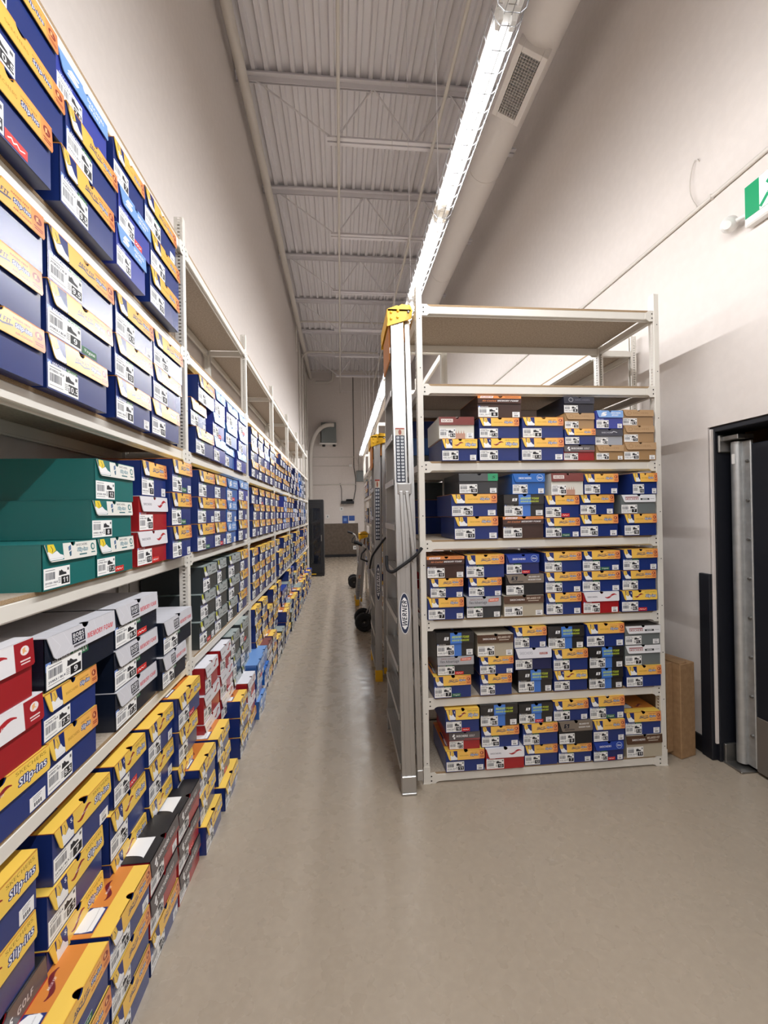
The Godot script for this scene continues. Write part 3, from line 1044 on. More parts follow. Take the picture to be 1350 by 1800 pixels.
# ---------------------------------------------------------------- fluorescent strip: bare tubes in wire guards, end to end
func light_strip() -> void:
	var house := MB.new()
	house.box(Vector3(-0.034, 0.03, -0.685), Vector3(0.034, 0.085, 0.685), 0.004)
	house.box(Vector3(-0.058, 0.024, -0.685), Vector3(0.058, 0.03, 0.685))
	var house_m := house.mesh(M.fixture)
	var tube_mb := MB.new()
	tube_mb.tube(PackedVector3Array([Vector3(0, 0, -0.60), Vector3(0, 0, 0.60)]), 0.013, 12)
	var tube_m := tube_mb.mesh(M.tube)
	var sock := MB.new()
	sock.box(Vector3(-0.012, -0.018, -0.026), Vector3(0.012, 0.03, 0.026), 0.003)
	var sock_m := sock.mesh(M.fixture)
	var guard := MB.new()
	var prof := [Vector2(-0.075, 0.03), Vector2(-0.066, -0.016), Vector2(-0.036, -0.045), Vector2(0.036, -0.045), Vector2(0.066, -0.016), Vector2(0.075, 0.03)]
	for k in 13:
		var z := -0.66 + k * 0.11
		var pa := PackedVector3Array()
		for p in prof:
			pa.append(Vector3(p.x, p.y, z))
		guard.tube(pa, 0.002, 5)
	for p in prof:
		guard.tube(PackedVector3Array([Vector3(p.x, p.y, -0.67), Vector3(p.x, p.y, 0.67)]), 0.0014, 5)
	guard.tube(PackedVector3Array([Vector3(0, -0.045, -0.67), Vector3(0, -0.045, 0.67)]), 0.002, 5)
	var guard_m := guard.mesh(M.wire)
	var rod := MB.new()
	rod.tube(PackedVector3Array([Vector3(0, 0.085, 0), Vector3(0, TOP - LIGHT_Y - 0.03, 0)]), 0.003, 5)
	var rod_m := rod.mesh(M.ceiling)
	var small := Basis.from_scale(Vector3.ONE * 0.816)
	for k in 15:
		var z := 2.360 - 1.122 * k
		var nth: String = ["first", "second", "third", "fourth", "fifth", "sixth", "seventh", "eighth", "ninth", "tenth", "last"][clampi(k - 4, 0, 10)]
		var lab: String = "caged twin-tube strip light over the aisle, %s along the row" % nth if k >= 4 else "caged twin-tube strip light overhead behind the viewer, %s" % ["farthest", "third", "second", "closest"][k]
		var o := thing("strip_light", lab, "strip light", Vector3(LIGHT_X, LIGHT_Y, z), 0, "caged strip lights end to end")
		part("housing", house_m, o, Transform3D(small, Vector3.ZERO))
		for q in 4:
			part("lamp_socket", sock_m, o, Transform3D(small, Vector3(0.033 if q & 1 else -0.033, 0, 0.635 if q & 2 else -0.635) * 0.816))
		part("wire_guard", guard_m, o, Transform3D(small, Vector3.ZERO))
		for s in [-1, 1]:
			if s > 0: part("hanger_rod", rod_m, o, Transform3D(Basis.IDENTITY, Vector3(0, -0.01, s * 0.49)))
			part("lamp_tube", tube_m, o, Transform3D(small, Vector3(s * 0.027, 0, 0)))
			var l := AreaLight3D.new()
			l.name = "lamp_glow"
			l.area_size = Vector2(0.02, 0.97)
			l.light_energy = LAMP_ENERGY
			l.light_color = Color(0.985, 0.99, 1.0)
			l.shadow_enabled = true
			l.light_size = 0.02
			var d := Vector3(s * LAMP_TILT, -1.0, 0).normalized()
			var bz := -d
			var by := Vector3(0, 0, 1)
			l.transform = Transform3D(Basis(by.cross(bz), by, bz), Vector3(s * 0.027, 0, 0) + d * 0.012)
			l.set("omni_range", 30.0)
			l.set("area_range", 30.0)
			o.add_child(l, true)


func air_duct() -> void:
	var c := Vector3(1.708, 5.536, 0)
	var r := 0.184
	var mb := MB.new()
	var o := thing("air_duct", "long round white air duct hung beside the strip light", "duct", c)
	mb.tube(PackedVector3Array([Vector3(0, 0, BACK + 0.4), Vector3(0, 0, FRONT - 0.1)]), r, 40)
	part("duct", mb.mesh(M.duct), o)
	for k in 8:
		mb = MB.new()
		mb.tube(PackedVector3Array([Vector3(0, 0, 1.6 - k * 2.16), Vector3(0, 0, 1.57 - k * 2.16)]), r + 0.004, 40)
		part("joint_band", mb.mesh(M.duct), o)
		mb = MB.new()
		mb.box(Vector3(-0.012, r * 0.95, -1.70 - k * 1.84), Vector3(0.012, 0.60, -1.68 - k * 1.84))
		part("hanger", mb.mesh(M.duct), o)
	# the supply grille, flat on the duct's lower side, turned towards the aisle
	var nrm := Vector3(-0.397, -0.918, 0)
	var sx := Vector3(0.918, -0.397, 0)
	var x := Transform3D(Basis(sx, Vector3(0, 0, 1), sx.cross(Vector3(0, 0, 1))), c + nrm * (r + 0.026) + Vector3(0, 0, -3.735))
	if x.basis.z.dot(nrm) < 0:
		x.basis = Basis(sx, Vector3(0, 0, -1), sx.cross(Vector3(0, 0, -1)))
	var g := thing("air_grille", "white-framed supply grille set in the round duct", "grille", Vector3.ZERO)
	g.transform = x
	mb = MB.new()
	for s in [-1, 1]:
		mb.box(Vector3(minf(s * 0.088, s * 0.138), -0.315, -0.075), Vector3(maxf(s * 0.088, s * 0.138), 0.315, 0.022), 0.003)
		mb.box(Vector3(-0.088, minf(s * 0.27, s * 0.315), -0.06), Vector3(0.088, maxf(s * 0.27, s * 0.315), 0.022), 0.003)
	part("frame", mb.mesh(M.duct), g)
	mb = MB.new()
	mb.box(Vector3(-0.088, -0.27, -0.03), Vector3(0.088, 0.27, -0.022))
	part("backing", mb.mesh(M.grey_metal), g)
	for k in 7:
		mb = MB.new()
		var u := -0.075 + k * 0.025
		mb.box(Vector3(u - 0.002, -0.27, -0.016), Vector3(u + 0.002, 0.27, 0.014))
		part("blade", mb.mesh(M.duct), g)
	mb = MB.new()
	for k in 21:
		var u := -0.25 + k * 0.025
		mb.box(Vector3(-0.088, u - 0.0014, -0.014), Vector3(0.088, u + 0.0014, 0.002))
	part("cross_blade", mb.mesh(M.duct), g).set_meta("kind", "stuff")


# ---------------------------------------------------------------- flexible swing door in the right wall
func impact_door() -> void:
	var o := Node3D.new()
	o.name = "door_1"
	o.set_meta("kind", "structure")
	o.set_meta("label", "black swing door hung on a galvanised pivot post")
	add_child(o, true)
	var mb := MB.new()
	# steel frame lining the opening: far side, head, near side
	mb.box(Vector3(WALL_R + 0.012, 0, -2.585), Vector3(WALL_R + 0.225, 2.095, -2.53), 0.003)
	mb.box(Vector3(WALL_R + 0.012, 2.06, -2.53), Vector3(WALL_R + 0.225, 2.10, -0.6), 0.003)
	mb.box(Vector3(WALL_R + 0.012, 0, -0.64), Vector3(WALL_R + 0.225, 2.095, -0.595), 0.003)
	part("frame", mb.mesh(M.door_black), o)
	mb = MB.new()
	mb.tube(PackedVector3Array([Vector3(2.425, 0.03, -2.472), Vector3(2.425, 1.99, -2.472)]), 0.031, 20)
	mb.box(Vector3(2.428, 0.03, -2.46), Vector3(2.448, 1.99, -2.385), 0.004)
	part("pivot_post", mb.mesh(M.galvanised), o)
	mb = MB.new()
	mb.box(Vector3(2.345, 0, -2.53), Vector3(2.50, 0.012, -2.40), 0.003)
	mb.box(Vector3(2.35, 0.0, -2.53), Vector3(2.43, 0.12, -2.512), 0.003)
	mb.box(Vector3(2.345, 1.93, -2.53), Vector3(2.43, 2.04, -2.512), 0.006)
	mb.box(Vector3(2.37, 2.0, -2.53), Vector3(2.48, 2.03, -2.41), 0.003)
	part("bracket", mb.mesh(M.bolt), o)
	for k in 8:
		mb = MB.new()
		mb.lathe(PackedVector2Array([Vector2(0, 0.016), Vector2(0.008, 0.014), Vector2(0.011, 0.004), Vector2(0.011, 0)]), 10, Transform3D(Basis(Vector3(0, 0, 1), Vector3(-1, 0, 0), Vector3(0, -1, 0)), Vector3(2.43, 0.22 + k * 0.235, -2.405)))
		part("bolt", mb.mesh(M.bolt), o)
	mb = MB.new()
	mb.box(Vector3(2.436, 0.035, -2.40), Vector3(2.462, 1.97, -0.72), 0.008)
	part("door_leaf", mb.mesh(M.door_black), o)
	mb = MB.new()
	mb.box(Vector3(2.431, 0.02, -2.385), Vector3(2.4365, 0.345, -0.73), 0.002)
	part("kick_plate", mb.mesh(M.kick), o)
	mb = MB.new()
	mb.box(Vector3(2.393, 1.855, -2.4765), Vector3(2.395, 1.915, -2.455))
	part("maker_plate", mb.mesh(M.plastic_white), o)
	# black corner guard on the wall beside the opening and the pale reveal strip
	mb = MB.new()
	mb.box(Vector3(WALL_R - 0.022, 0, -2.635), Vector3(WALL_R + 0.014, 1.17, -2.552), 0.004)
	structure("trim_2", mb.mesh(M.door_black), "black corner guard beside the swing door")
	mb = MB.new()
	mb.box(Vector3(WALL_R - 0.004, 0.11, -2.5515), Vector3(WALL_R + 0.014, 2.08, -2.538), 0.002)
	structure("trim_3", mb.mesh(M.wall), "pale edge strip beside the door frame")
	# the passage beyond the door
	mb = MB.new()
	mb.box(Vector3(3.6, 0, -3.2), Vector3(3.7, 3.0, 0.2))
	mb.box(Vector3(WALL_R + 0.22, 0, -3.3), Vector3(3.7, 3.0, -3.2))
	mb.box(Vector3(WALL_R + 0.22, 0, 0.2), Vector3(3.7, 3.0, 0.3))
	mb.box(Vector3(WALL_R + 0.22, 2.9, -3.3), Vector3(3.7, 3.0, 0.3))
	structure("wall_passage", mb.mesh(M.tan), "tan wall of the passage beyond the swing door")


# ---------------------------------------------------------------- boltless racks
# A post: plain front sheet with a few round holes, two side flanges with real slots every 18.5 mm. Front at z = 0, centred on x.
func post_mesh(height: float) -> ArrayMesh:
	var key := "post%.2f" % height
	if meshes.has(key):
		return meshes[key]
	var mb := MB.new()
	var hw := 0.018
	var d := 0.044
	mb.quad(Vector3(-hw + 0.003, 0, 0), Vector3(hw - 0.003, 0, 0), Vector3(hw - 0.003, height, 0), Vector3(-hw + 0.003, height, 0))
	for s in [-1.0, 1.0]:
		# rolled corner, then the slotted flange: margins, and a rung between every two slots
		var f := func(z0: float, y0: float, z1: float, y1: float) -> void:
			var q := [Vector3(s * hw, y0, z0), Vector3(s * hw, y0, z1), Vector3(s * hw, y1, z1), Vector3(s * hw, y1, z0)]
			if s < 0: mb.quad(q[0], q[1], q[2], q[3])
			else: mb.quad(q[1], q[0], q[3], q[2])
		var c := [Vector3(s * (hw - 0.003), 0, 0), Vector3(s * hw, 0, -0.003), Vector3(s * hw, height, -0.003), Vector3(s * (hw - 0.003), height, 0)]
		if s > 0: mb.quad(c[0], c[1], c[2], c[3])
		else: mb.quad(c[1], c[0], c[3], c[2])
		f.call(-0.016, 0.0, -0.003, height)
		f.call(-d, 0.0, -0.028, height)
		var y := 0.0
		while y < height:
			f.call(-0.028, y, -0.016, minf(y + 0.0105, height))
			y += 0.0185
		# the flange's turned-in back lip gives the sheet its box shape
		mb.box(Vector3(minf(s * hw, s * (hw - 0.008)), 0, -d - 0.0015), Vector3(maxf(s * hw, s * (hw - 0.008)), height, -d))
	mb.quad(Vector3(-hw, height, 0), Vector3(hw, height, 0), Vector3(hw, height, -0.004), Vector3(-hw, height, -0.004))
	var m := ArrayMesh.new()
	mb.into(m, M.steel_white)
	var dot := MB.new()
	var y := 0.12
	while y < height:
		dot.lathe(PackedVector2Array([Vector2(0.0034, 0.0006), Vector2(0, 0.0006)]), 10, Transform3D(Basis(Vector3.RIGHT, Vector3.BACK, Vector3.DOWN), Vector3(0.003, y, 0)))
		y += 0.29
	dot.into(m, M.hole)
	meshes[key] = m
	return m


func beam_mesh(length: float) -> ArrayMesh:
	var key := "beam%.3f" % length
	if meshes.has(key):
		return meshes[key]
	var mb := MB.new()
	mb.box(Vector3(0.016, -0.057, -0.03), Vector3(length - 0.016, -0.012, -0.005), 0.003)
	mb.box(Vector3(0.016, -0.064, -0.03), Vector3(length - 0.016, -0.057, -0.024))
	var m := ArrayMesh.new()
	var dots := MB.new()
	for s in [0, 1]:
		var x0 := 0.014 if s == 0 else length - 0.014
		var k := 1.0 if s == 0 else -1.0
		var o := PackedVector2Array([Vector2(x0, -0.068), Vector2(x0 + k * 0.034, -0.068), Vector2(x0 + k * 0.044, -0.058), Vector2(x0 + k * 0.056, -0.054), Vector2(x0 + k * 0.056, -0.015), Vector2(x0 + k * 0.044, -0.011), Vector2(x0 + k * 0.034, -0.001), Vector2(x0, -0.001)])
		mb.slab(o, -0.006, -0.0015)
		for y in [-0.022, -0.048]:
			dots.lathe(PackedVector2Array([Vector2(0.0046, 0.0008), Vector2(0, 0.0008)]), 10, Transform3D(Basis(Vector3.RIGHT, Vector3.BACK, Vector3.DOWN), Vector3(x0 + k * 0.013, y, -0.0015)))
	mb.into(m, M.steel_white)
	dots.into(m, M.hole)
	meshes[key] = m
	return m


# One bay. Local x runs along it, its front is z = 0, the shelves reach back to -depth.
func rack(label: String, at: Vector3, turn: float, length: float, depth: float, levels: Array, height: float, near_posts: bool, far_posts: bool, group := "", bare_top := false) -> Node3D:
	var o := thing("shelving_unit", label, "shelving", at, turn, group)
	var pm := post_mesh(height)
	var ends := []
	if near_posts: ends.append(0.0)
	if far_posts: ends.append(length)
	for x in ends:
		part("post", pm, o, Transform3D(Basis.IDENTITY, Vector3(x, 0, 0)))
		part("post", pm, o, Transform3D(Basis(Vector3.UP, PI), Vector3(x, 0, -depth)))
		var foot := MB.new()
		foot.box(Vector3(x - 0.022, 0, -0.05), Vector3(x + 0.022, 0.006, 0.003))
		foot.box(Vector3(x - 0.0195, 0, -0.001), Vector3(x + 0.0195, 0.1, 0.0015))
		part("foot", foot.mesh(M.steel_white), o)
	var bm := beam_mesh(length)
	for y in levels:
		part("beam", bm, o, Transform3D(Basis.IDENTITY, Vector3(0, y, 0)))
		part("beam", bm, o, Transform3D(Basis(Vector3.UP, PI), Vector3(length, y, -depth)))
		var mb := MB.new()
		mb.box(Vector3(0.022, y - 0.012, -depth + 0.008), Vector3(length - 0.022, y, -0.007))
		var sm := ArrayMesh.new()
		mb.into(sm, M.chipboard)
		mb = MB.new()
		mb.box(Vector3(0.022, y - 0.0118, -0.0085), Vector3(length - 0.022, y - 0.0002, -0.0062))
		mb.into(sm, M.board_edge)
		if not (bare_top and y == levels[0]):
			part("shelf_board", sm, o)
		for x in ends:
			mb = MB.new()
			mb.box(Vector3(x - 0.014, y - 0.056, -depth + 0.03), Vector3(x + 0.014, y - 0.05, -0.03))
			mb.box(Vector3(x - 0.014, y - 0.05, -depth + 0.03), Vector3(x - 0.01, y - 0.016, -0.03))
			mb.box(Vector3(x + 0.01, y - 0.05, -depth + 0.03), Vector3(x + 0.014, y - 0.016, -0.03))
			part("side_tie", mb.mesh(M.steel_white), o)
	return o


const LEFT_LEVELS := [3.032, 2.478, 1.94, 1.397, 0.835, 0.305]
const END_LEVELS := [2.818, 2.348, 1.891, 1.427, 0.961, 0.501, 0.064]


func wall_racks() -> void:
	var said := ["nearest bay of the cream wall rack, shelves crammed with shoe boxes", "second bay of the cream wall rack, its top shelf empty", "third bay of the cream wall rack, its top shelf empty", "fourth bay of the cream wall rack", "fifth bay of the cream wall rack", "sixth bay of the cream wall rack", "narrow last bay of the cream wall rack, by the black cabinet"]
	for k in 7:
		var z := -0.889 - 1.523 * k
		var length := 1.523 if k < 6 else 0.92
		rack(said[k], Vector3(LEFT_FRONT, 0, z), PI / 2, length, 0.35, LEFT_LEVELS, 3.165, k == 0, true, "bays of the wall rack")


func end_rack() -> void:
	rack("cream steel end rack facing the open floor, two empty top shelves", Vector3(0.474, 0, -2.541), 0.0, 1.49, 0.63, END_LEVELS, 2.92, true, true)


func island_racks() -> void:
	var zs := [-3.2, -4.3, -5.85, -7.41, -9.0]
	for k in 4:
		rack(["cream rack bay behind the first ladder", "cream rack bay behind the second ladder", "cream rack bay behind the hand trucks", "last cream rack bay before the far wall panel"][k], Vector3(0.47, 0, zs[k + 1]), -PI / 2, zs[k] - zs[k + 1], 0.33, END_LEVELS, 2.92, true, k == 0, "bays along the right of the aisle", true)
	for k in 3:
		rack(["cream rack bay at the right wall, first behind the end rack", "cream rack bay at the right wall, second behind the end rack", "cream rack bay at the right wall, third behind the end rack"][k], Vector3(1.955, 0, -3.19 - 1.523 * (k + 1)), -PI / 2, 1.523, 0.33, END_LEVELS, 2.92, true, k == 0, "bays against the right wall")


# ---------------------------------------------------------------- shoe boxes
# Each stack is a list from the bottom up: kind, where it starts and ends along the shelf, its height and, where it stands out or back, its front.
const ORDINAL := ["first", "second", "third", "fourth", "fifth", "sixth", "seventh"]
const UP := [["only box"], ["lower", "upper"], ["bottom", "middle", "top"], ["bottom", "second-up", "third-up", "top"], ["bottom", "second-up", "third-up", "fourth-up", "top"]]


func stacks_left(bay: String, shelf: String, y: float, front: float, stacks: Array) -> void:
	for s in stacks.size():
		var top := y
		for b in stacks[s].size():
			var f: PackedStringArray = stacks[s][b].split(" ", false)
			var z0 := f[1].to_float()
			var z1 := f[2].to_float()
			var h := f[3].to_float()
			var x := f[4].to_float() if f.size() > 4 else front
			var lab := "%s, %s of %s stack, %s %s" % [KIND[f[0]][5], UP[stacks[s].size() - 1][b], ORDINAL[s], bay, shelf]
			var depth := minf(0.345, x - WALL_L - 0.012)
			shoe_box(f[0], Vector3(x, top, -(z0 + z1) / 2), PI / 2 + rng.randf_range(-0.012, 0.012), z1 - z0 - 0.006, h - 0.0015, depth, lab, "shoe boxes on the wall rack")
			top += h


func stacks_end(shelf: String, y: float, stacks: Array) -> void:
	for s in stacks.size():
		var top := y
		for b in stacks[s].size():
			var f: PackedStringArray = stacks[s][b].split(" ", false)
			var x0 := f[1].to_float()
			var x1 := f[2].to_float()
			var h := f[3].to_float()
			var lab := "%s, %s of %s stack, end rack %s" % [KIND[f[0]][5], UP[stacks[s].size() - 1][b], ORDINAL[s], shelf]
			shoe_box(f[0], Vector3((x0 + x1) / 2, top, -2.535 + rng.randf_range(-0.006, 0.008)), rng.randf_range(-0.015, 0.015), x1 - x0 - 0.004, h - 0.0015, 0.36, lab, "shoe boxes on the end rack")
			top += h


func shoe_boxes_left() -> void:
	stacks_left("near bay", "top shelf", 2.478, -0.767, [
		["sk 0.95 1.268 0.17", "sk 0.97 1.328 0.145", "sk 0.95 1.300 0.14"],
		["qr 1.302 1.600 0.165 -0.767", "qr 1.332 1.625 0.148", "lb 1.306 1.578 0.135 -0.775"],
		["lb 1.612 1.845 0.15", "lb 1.632 1.892 0.15", "sk 1.602 1.838 0.14"],
		["sk 1.888 2.202 0.155", "sk 1.896 2.216 0.148", "qr 1.845 2.182 0.15"]])
	stacks_left("near bay", "second shelf", 1.94, -0.775, [
		["qr 0.91 1.240 0.148", "qr 0.90 1.236 0.15", "qr 0.90 1.244 0.152"],
		["qr 1.246 1.556 0.15", "qr 1.250 1.590 0.148", "qr 1.256 1.604 0.15"],
		["qr 1.609 1.890 0.148", "qr 1.606 1.912 0.15", "qr 1.614 1.928 0.15"],
		["sk 1.905 2.205 0.148", "qr 1.920 2.244 0.15", "qr 1.934 2.262 0.152"]])
	stacks_left("near bay", "third shelf", 1.397, -0.79, [
		["tl 1.242 1.500 0.127"],
		["tl 1.503 1.752 0.127", "tl 1.474 1.748 0.126", "tl 1.500 1.766 0.135"],
		["rd 1.785 2.074 0.138", "rd 1.805 2.084 0.142", "qr 1.830 2.084 0.145"],
		["qr 2.090 2.340 0.152 -0.77", "qr 2.090 2.342 0.156 -0.77", "qr 2.098 2.362 0.156 -0.77"]])
	stacks_left("near bay", "fourth shelf", 0.835, -0.805, [
		["sw 0.93 1.280 0.146", "rs 0.90 1.258 0.152", "rs 0.88 1.228 0.154"],
		["sk 1.270 1.518 0.150", "sk 1.258 1.520 0.132", "bo 1.274 1.632 0.15"],
		["bo 1.632 1.982 0.138", "bo 1.634 1.988 0.146", "bo 1.642 1.994 0.15"],
		["bo 1.992 2.280 0.143 -0.785", "bo 2.010 2.366 0.15 -0.785"]])
	stacks_left("near bay", "fifth shelf", 0.305, -0.795, [
		["go 0.93 1.240 0.142", "sw 0.91 1.208 0.15", "sw 0.91 1.214 0.15"],
		["sw 1.246 1.518 0.142", "sw 1.248 1.522 0.144", "sw 1.276 1.568 0.146"],
		["sw 1.545 1.810 0.132 -0.785", "sw 1.545 1.812 0.16 -0.785", "sw 1.575 1.816 0.15 -0.785"],
		["sw 1.815 2.045 0.14 -0.775", "sw 1.818 2.070 0.155 -0.775", "sw 1.820 2.076 0.155 -0.775"],
		["sw 2.055 2.254 0.15 -0.752", "sw 2.078 2.327 0.155 -0.752", "sw 2.080 2.378 0.155 -0.752"]])
	stacks_left("near bay", "floor row", 0.0, -0.682, [
		["qr 1.03 1.318 0.13", "qr 1.04 1.330 0.13", "qr 1.04 1.328 0.128"],
		["qr 1.335 1.584 0.132", "qr 1.338 1.586 0.132", "qr 1.332 1.595 0.13"],
		["qr 1.592 1.858 0.132", "go 1.592 1.846 0.132", "go 1.600 1.856 0.13"],
		["go 1.866 2.120 0.124", "go 1.862 2.116 0.126", "go 1.868 2.126 0.122"]])
	stacks_left("middle bay", "second shelf", 1.94, -0.785, [
		["qr 2.493 2.815 0.15", "qr 2.456 2.730 0.15 -0.80", "qr 2.545 2.860 0.15"],
		["lb 2.832 3.105 0.153", "lb 2.822 3.080 0.152", "lb 2.874 3.110 0.155"],
		["lc 3.125 3.420 0.15 -0.80", "lc 3.128 3.446 0.15", "lb 3.160 3.478 0.15"],
		["lb 3.440 3.760 0.15", "lb 3.506 3.800 0.154", "lb 3.516 3.810 0.152"]])
	stacks_left("middle bay", "third shelf", 1.397, -0.785, [
		["qr 2.490 2.806 0.153", "qr 2.502 2.818 0.15", "qr 2.520 2.830 0.152"],
		["sk 2.818 3.090 0.154", "sk 2.822 3.094 0.152", "sk 2.836 3.106 0.152"],
		["lc 3.100 3.372 0.148", "lc 3.120 3.402 0.15", "lc 3.130 3.440 0.158"],
		["sk 3.455 3.766 0.16", "sk 3.464 3.778 0.155", "lb 3.478 3.830 0.155"]])
	stacks_left("middle bay", "fourth shelf", 0.835, -0.81, [
		["gr 2.570 2.878 0.155", "gr 2.606 2.895 0.15", "gr 2.650 2.945 0.155"],
		["gr 2.884 3.176 0.145", "gr 2.900 3.190 0.165", "gr 2.950 3.172 0.158"],
		["gr 3.210 3.480 0.145", "gr 3.236 3.570 0.16", "gr 3.240 3.600 0.162"],
		["qr 3.520 3.826 0.148", "qr 3.585 3.890 0.158", "sk 3.616 3.896 0.164"]])
	stacks_left("middle bay", "fifth shelf", 0.305, -0.765, [
		["rd 2.486 2.788 0.145", "rd 2.488 2.786 0.152", "rd 2.514 2.764 0.15"],
		["rd 2.826 3.120 0.142", "rd 2.810 3.132 0.152", "rd 2.820 3.082 0.155"],
		["gr 3.140 3.370 0.15", "gr 3.136 3.360 0.155", "gr 3.092 3.330 0.155"],
		["gr 3.390 3.660 0.15", "gr 3.386 3.660 0.155", "gr 3.362 3.652 0.17"]])
	stacks_left("middle bay", "floor row", 0.0, -0.682, [
		["sw 2.135 2.388 0.134 -0.655", "sw 2.136 2.380 0.136", "sw 2.130 2.390 0.136"],
		["sw 2.440 2.735 0.128 -0.648", "sw 2.450 2.686 0.138", "sw 2.430 2.676 0.13"],
		["sw 2.95 3.176 0.14", "sw 2.955 3.178 0.125", "sw 2.960 3.166 0.11"],
		["qr 3.19 3.47 0.13", "rd 3.19 3.45 0.13", "rd 3.20 3.46 0.14"],
		["lc 3.50 3.78 0.14 -0.66", "lb 3.50 3.76 0.14", "lc 3.49 3.78 0.15 -0.67"]])
	stacks_left("far bay", "second shelf", 1.94, -0.79, [
		["sk 4.02 4.34 0.15", "qr 4.01 4.30 0.15", "sk 4.02 4.30 0.15"],
		["sk 4.38 4.68 0.15", "sk 4.36 4.66 0.15", "qr 4.36 4.62 0.15"],
		["sk 4.72 5.02 0.15", "lb 4.70 5.00 0.15", "sk 4.70 4.98 0.15"],
		["qr 5.06 5.36 0.15", "sk 5.06 5.38 0.15", "qr 5.08 5.38 0.15"]])
	stacks_left("far bay", "third shelf", 1.397, -0.79, [
		["sk 4.02 4.32 0.15", "qr 4.06 4.36 0.15", "qr 4.00 4.28 0.15"],
		["sk 4.36 4.66 0.15", "qr 4.38 4.64 0.15", "sk 4.36 4.64 0.15"],
		["qr 4.70 5.00 0.15", "sk 4.70 4.98 0.15", "qr 4.70 5.00 0.15"],
		["sk 5.06 5.36 0.15", "sk 5.04 5.36 0.15", "sk 5.06 5.36 0.15"]])
	stacks_left("far bay", "fourth shelf", 0.835, -0.80, [
		["qr 4.02 4.32 0.15", "sk 4.04 4.34 0.15", "qr 4.02 4.30 0.15"],
		["sk 4.36 4.66 0.15", "sk 4.36 4.66 0.15", "sw 4.40 4.68 0.15"],
		["sw 4.72 5.00 0.15", "qr 4.72 5.00 0.15", "sw 4.72 5.00 0.15"],
		["sk 5.06 5.34 0.15", "sw 5.06 5.36 0.15", "sk 5.06 5.36 0.15"]])
	stacks_left("far bay", "fifth shelf", 0.305, -0.78, [
		["sw 4.02 4.32 0.15", "sw 4.02 4.30 0.15", "sw 4.00 4.30 0.15"],
		["sw 4.36 4.66 0.15", "qr 4.36 4.64 0.15", "sw 4.38 4.66 0.15"],
		["qr 4.72 5.00 0.15", "sw 4.72 5.02 0.15"],
		["sw 5.06 5.36 0.15", "sw 5.06 5.36 0.15", "sw 5.06 5.34 0.15"]])
	stacks_left("far bay", "floor row", 0.0, -0.70, [
		["wn 3.86 4.12 0.13", "bb 3.86 4.12 0.13 -0.68", "lc 3.86 4.12 0.14"],
		["qr 4.16 4.42 0.13", "wk 4.16 4.42 0.13", "mp 4.16 4.42 0.13"],
		["sk 4.46 4.72 0.13", "sk 4.46 4.72 0.13", "sk 4.46 4.72 0.13"],
		["wk 4.80 5.06 0.13", "sw 4.80 5.06 0.13"],
		["nv 5.12 5.40 0.13", "gr 5.12 5.38 0.13"]])


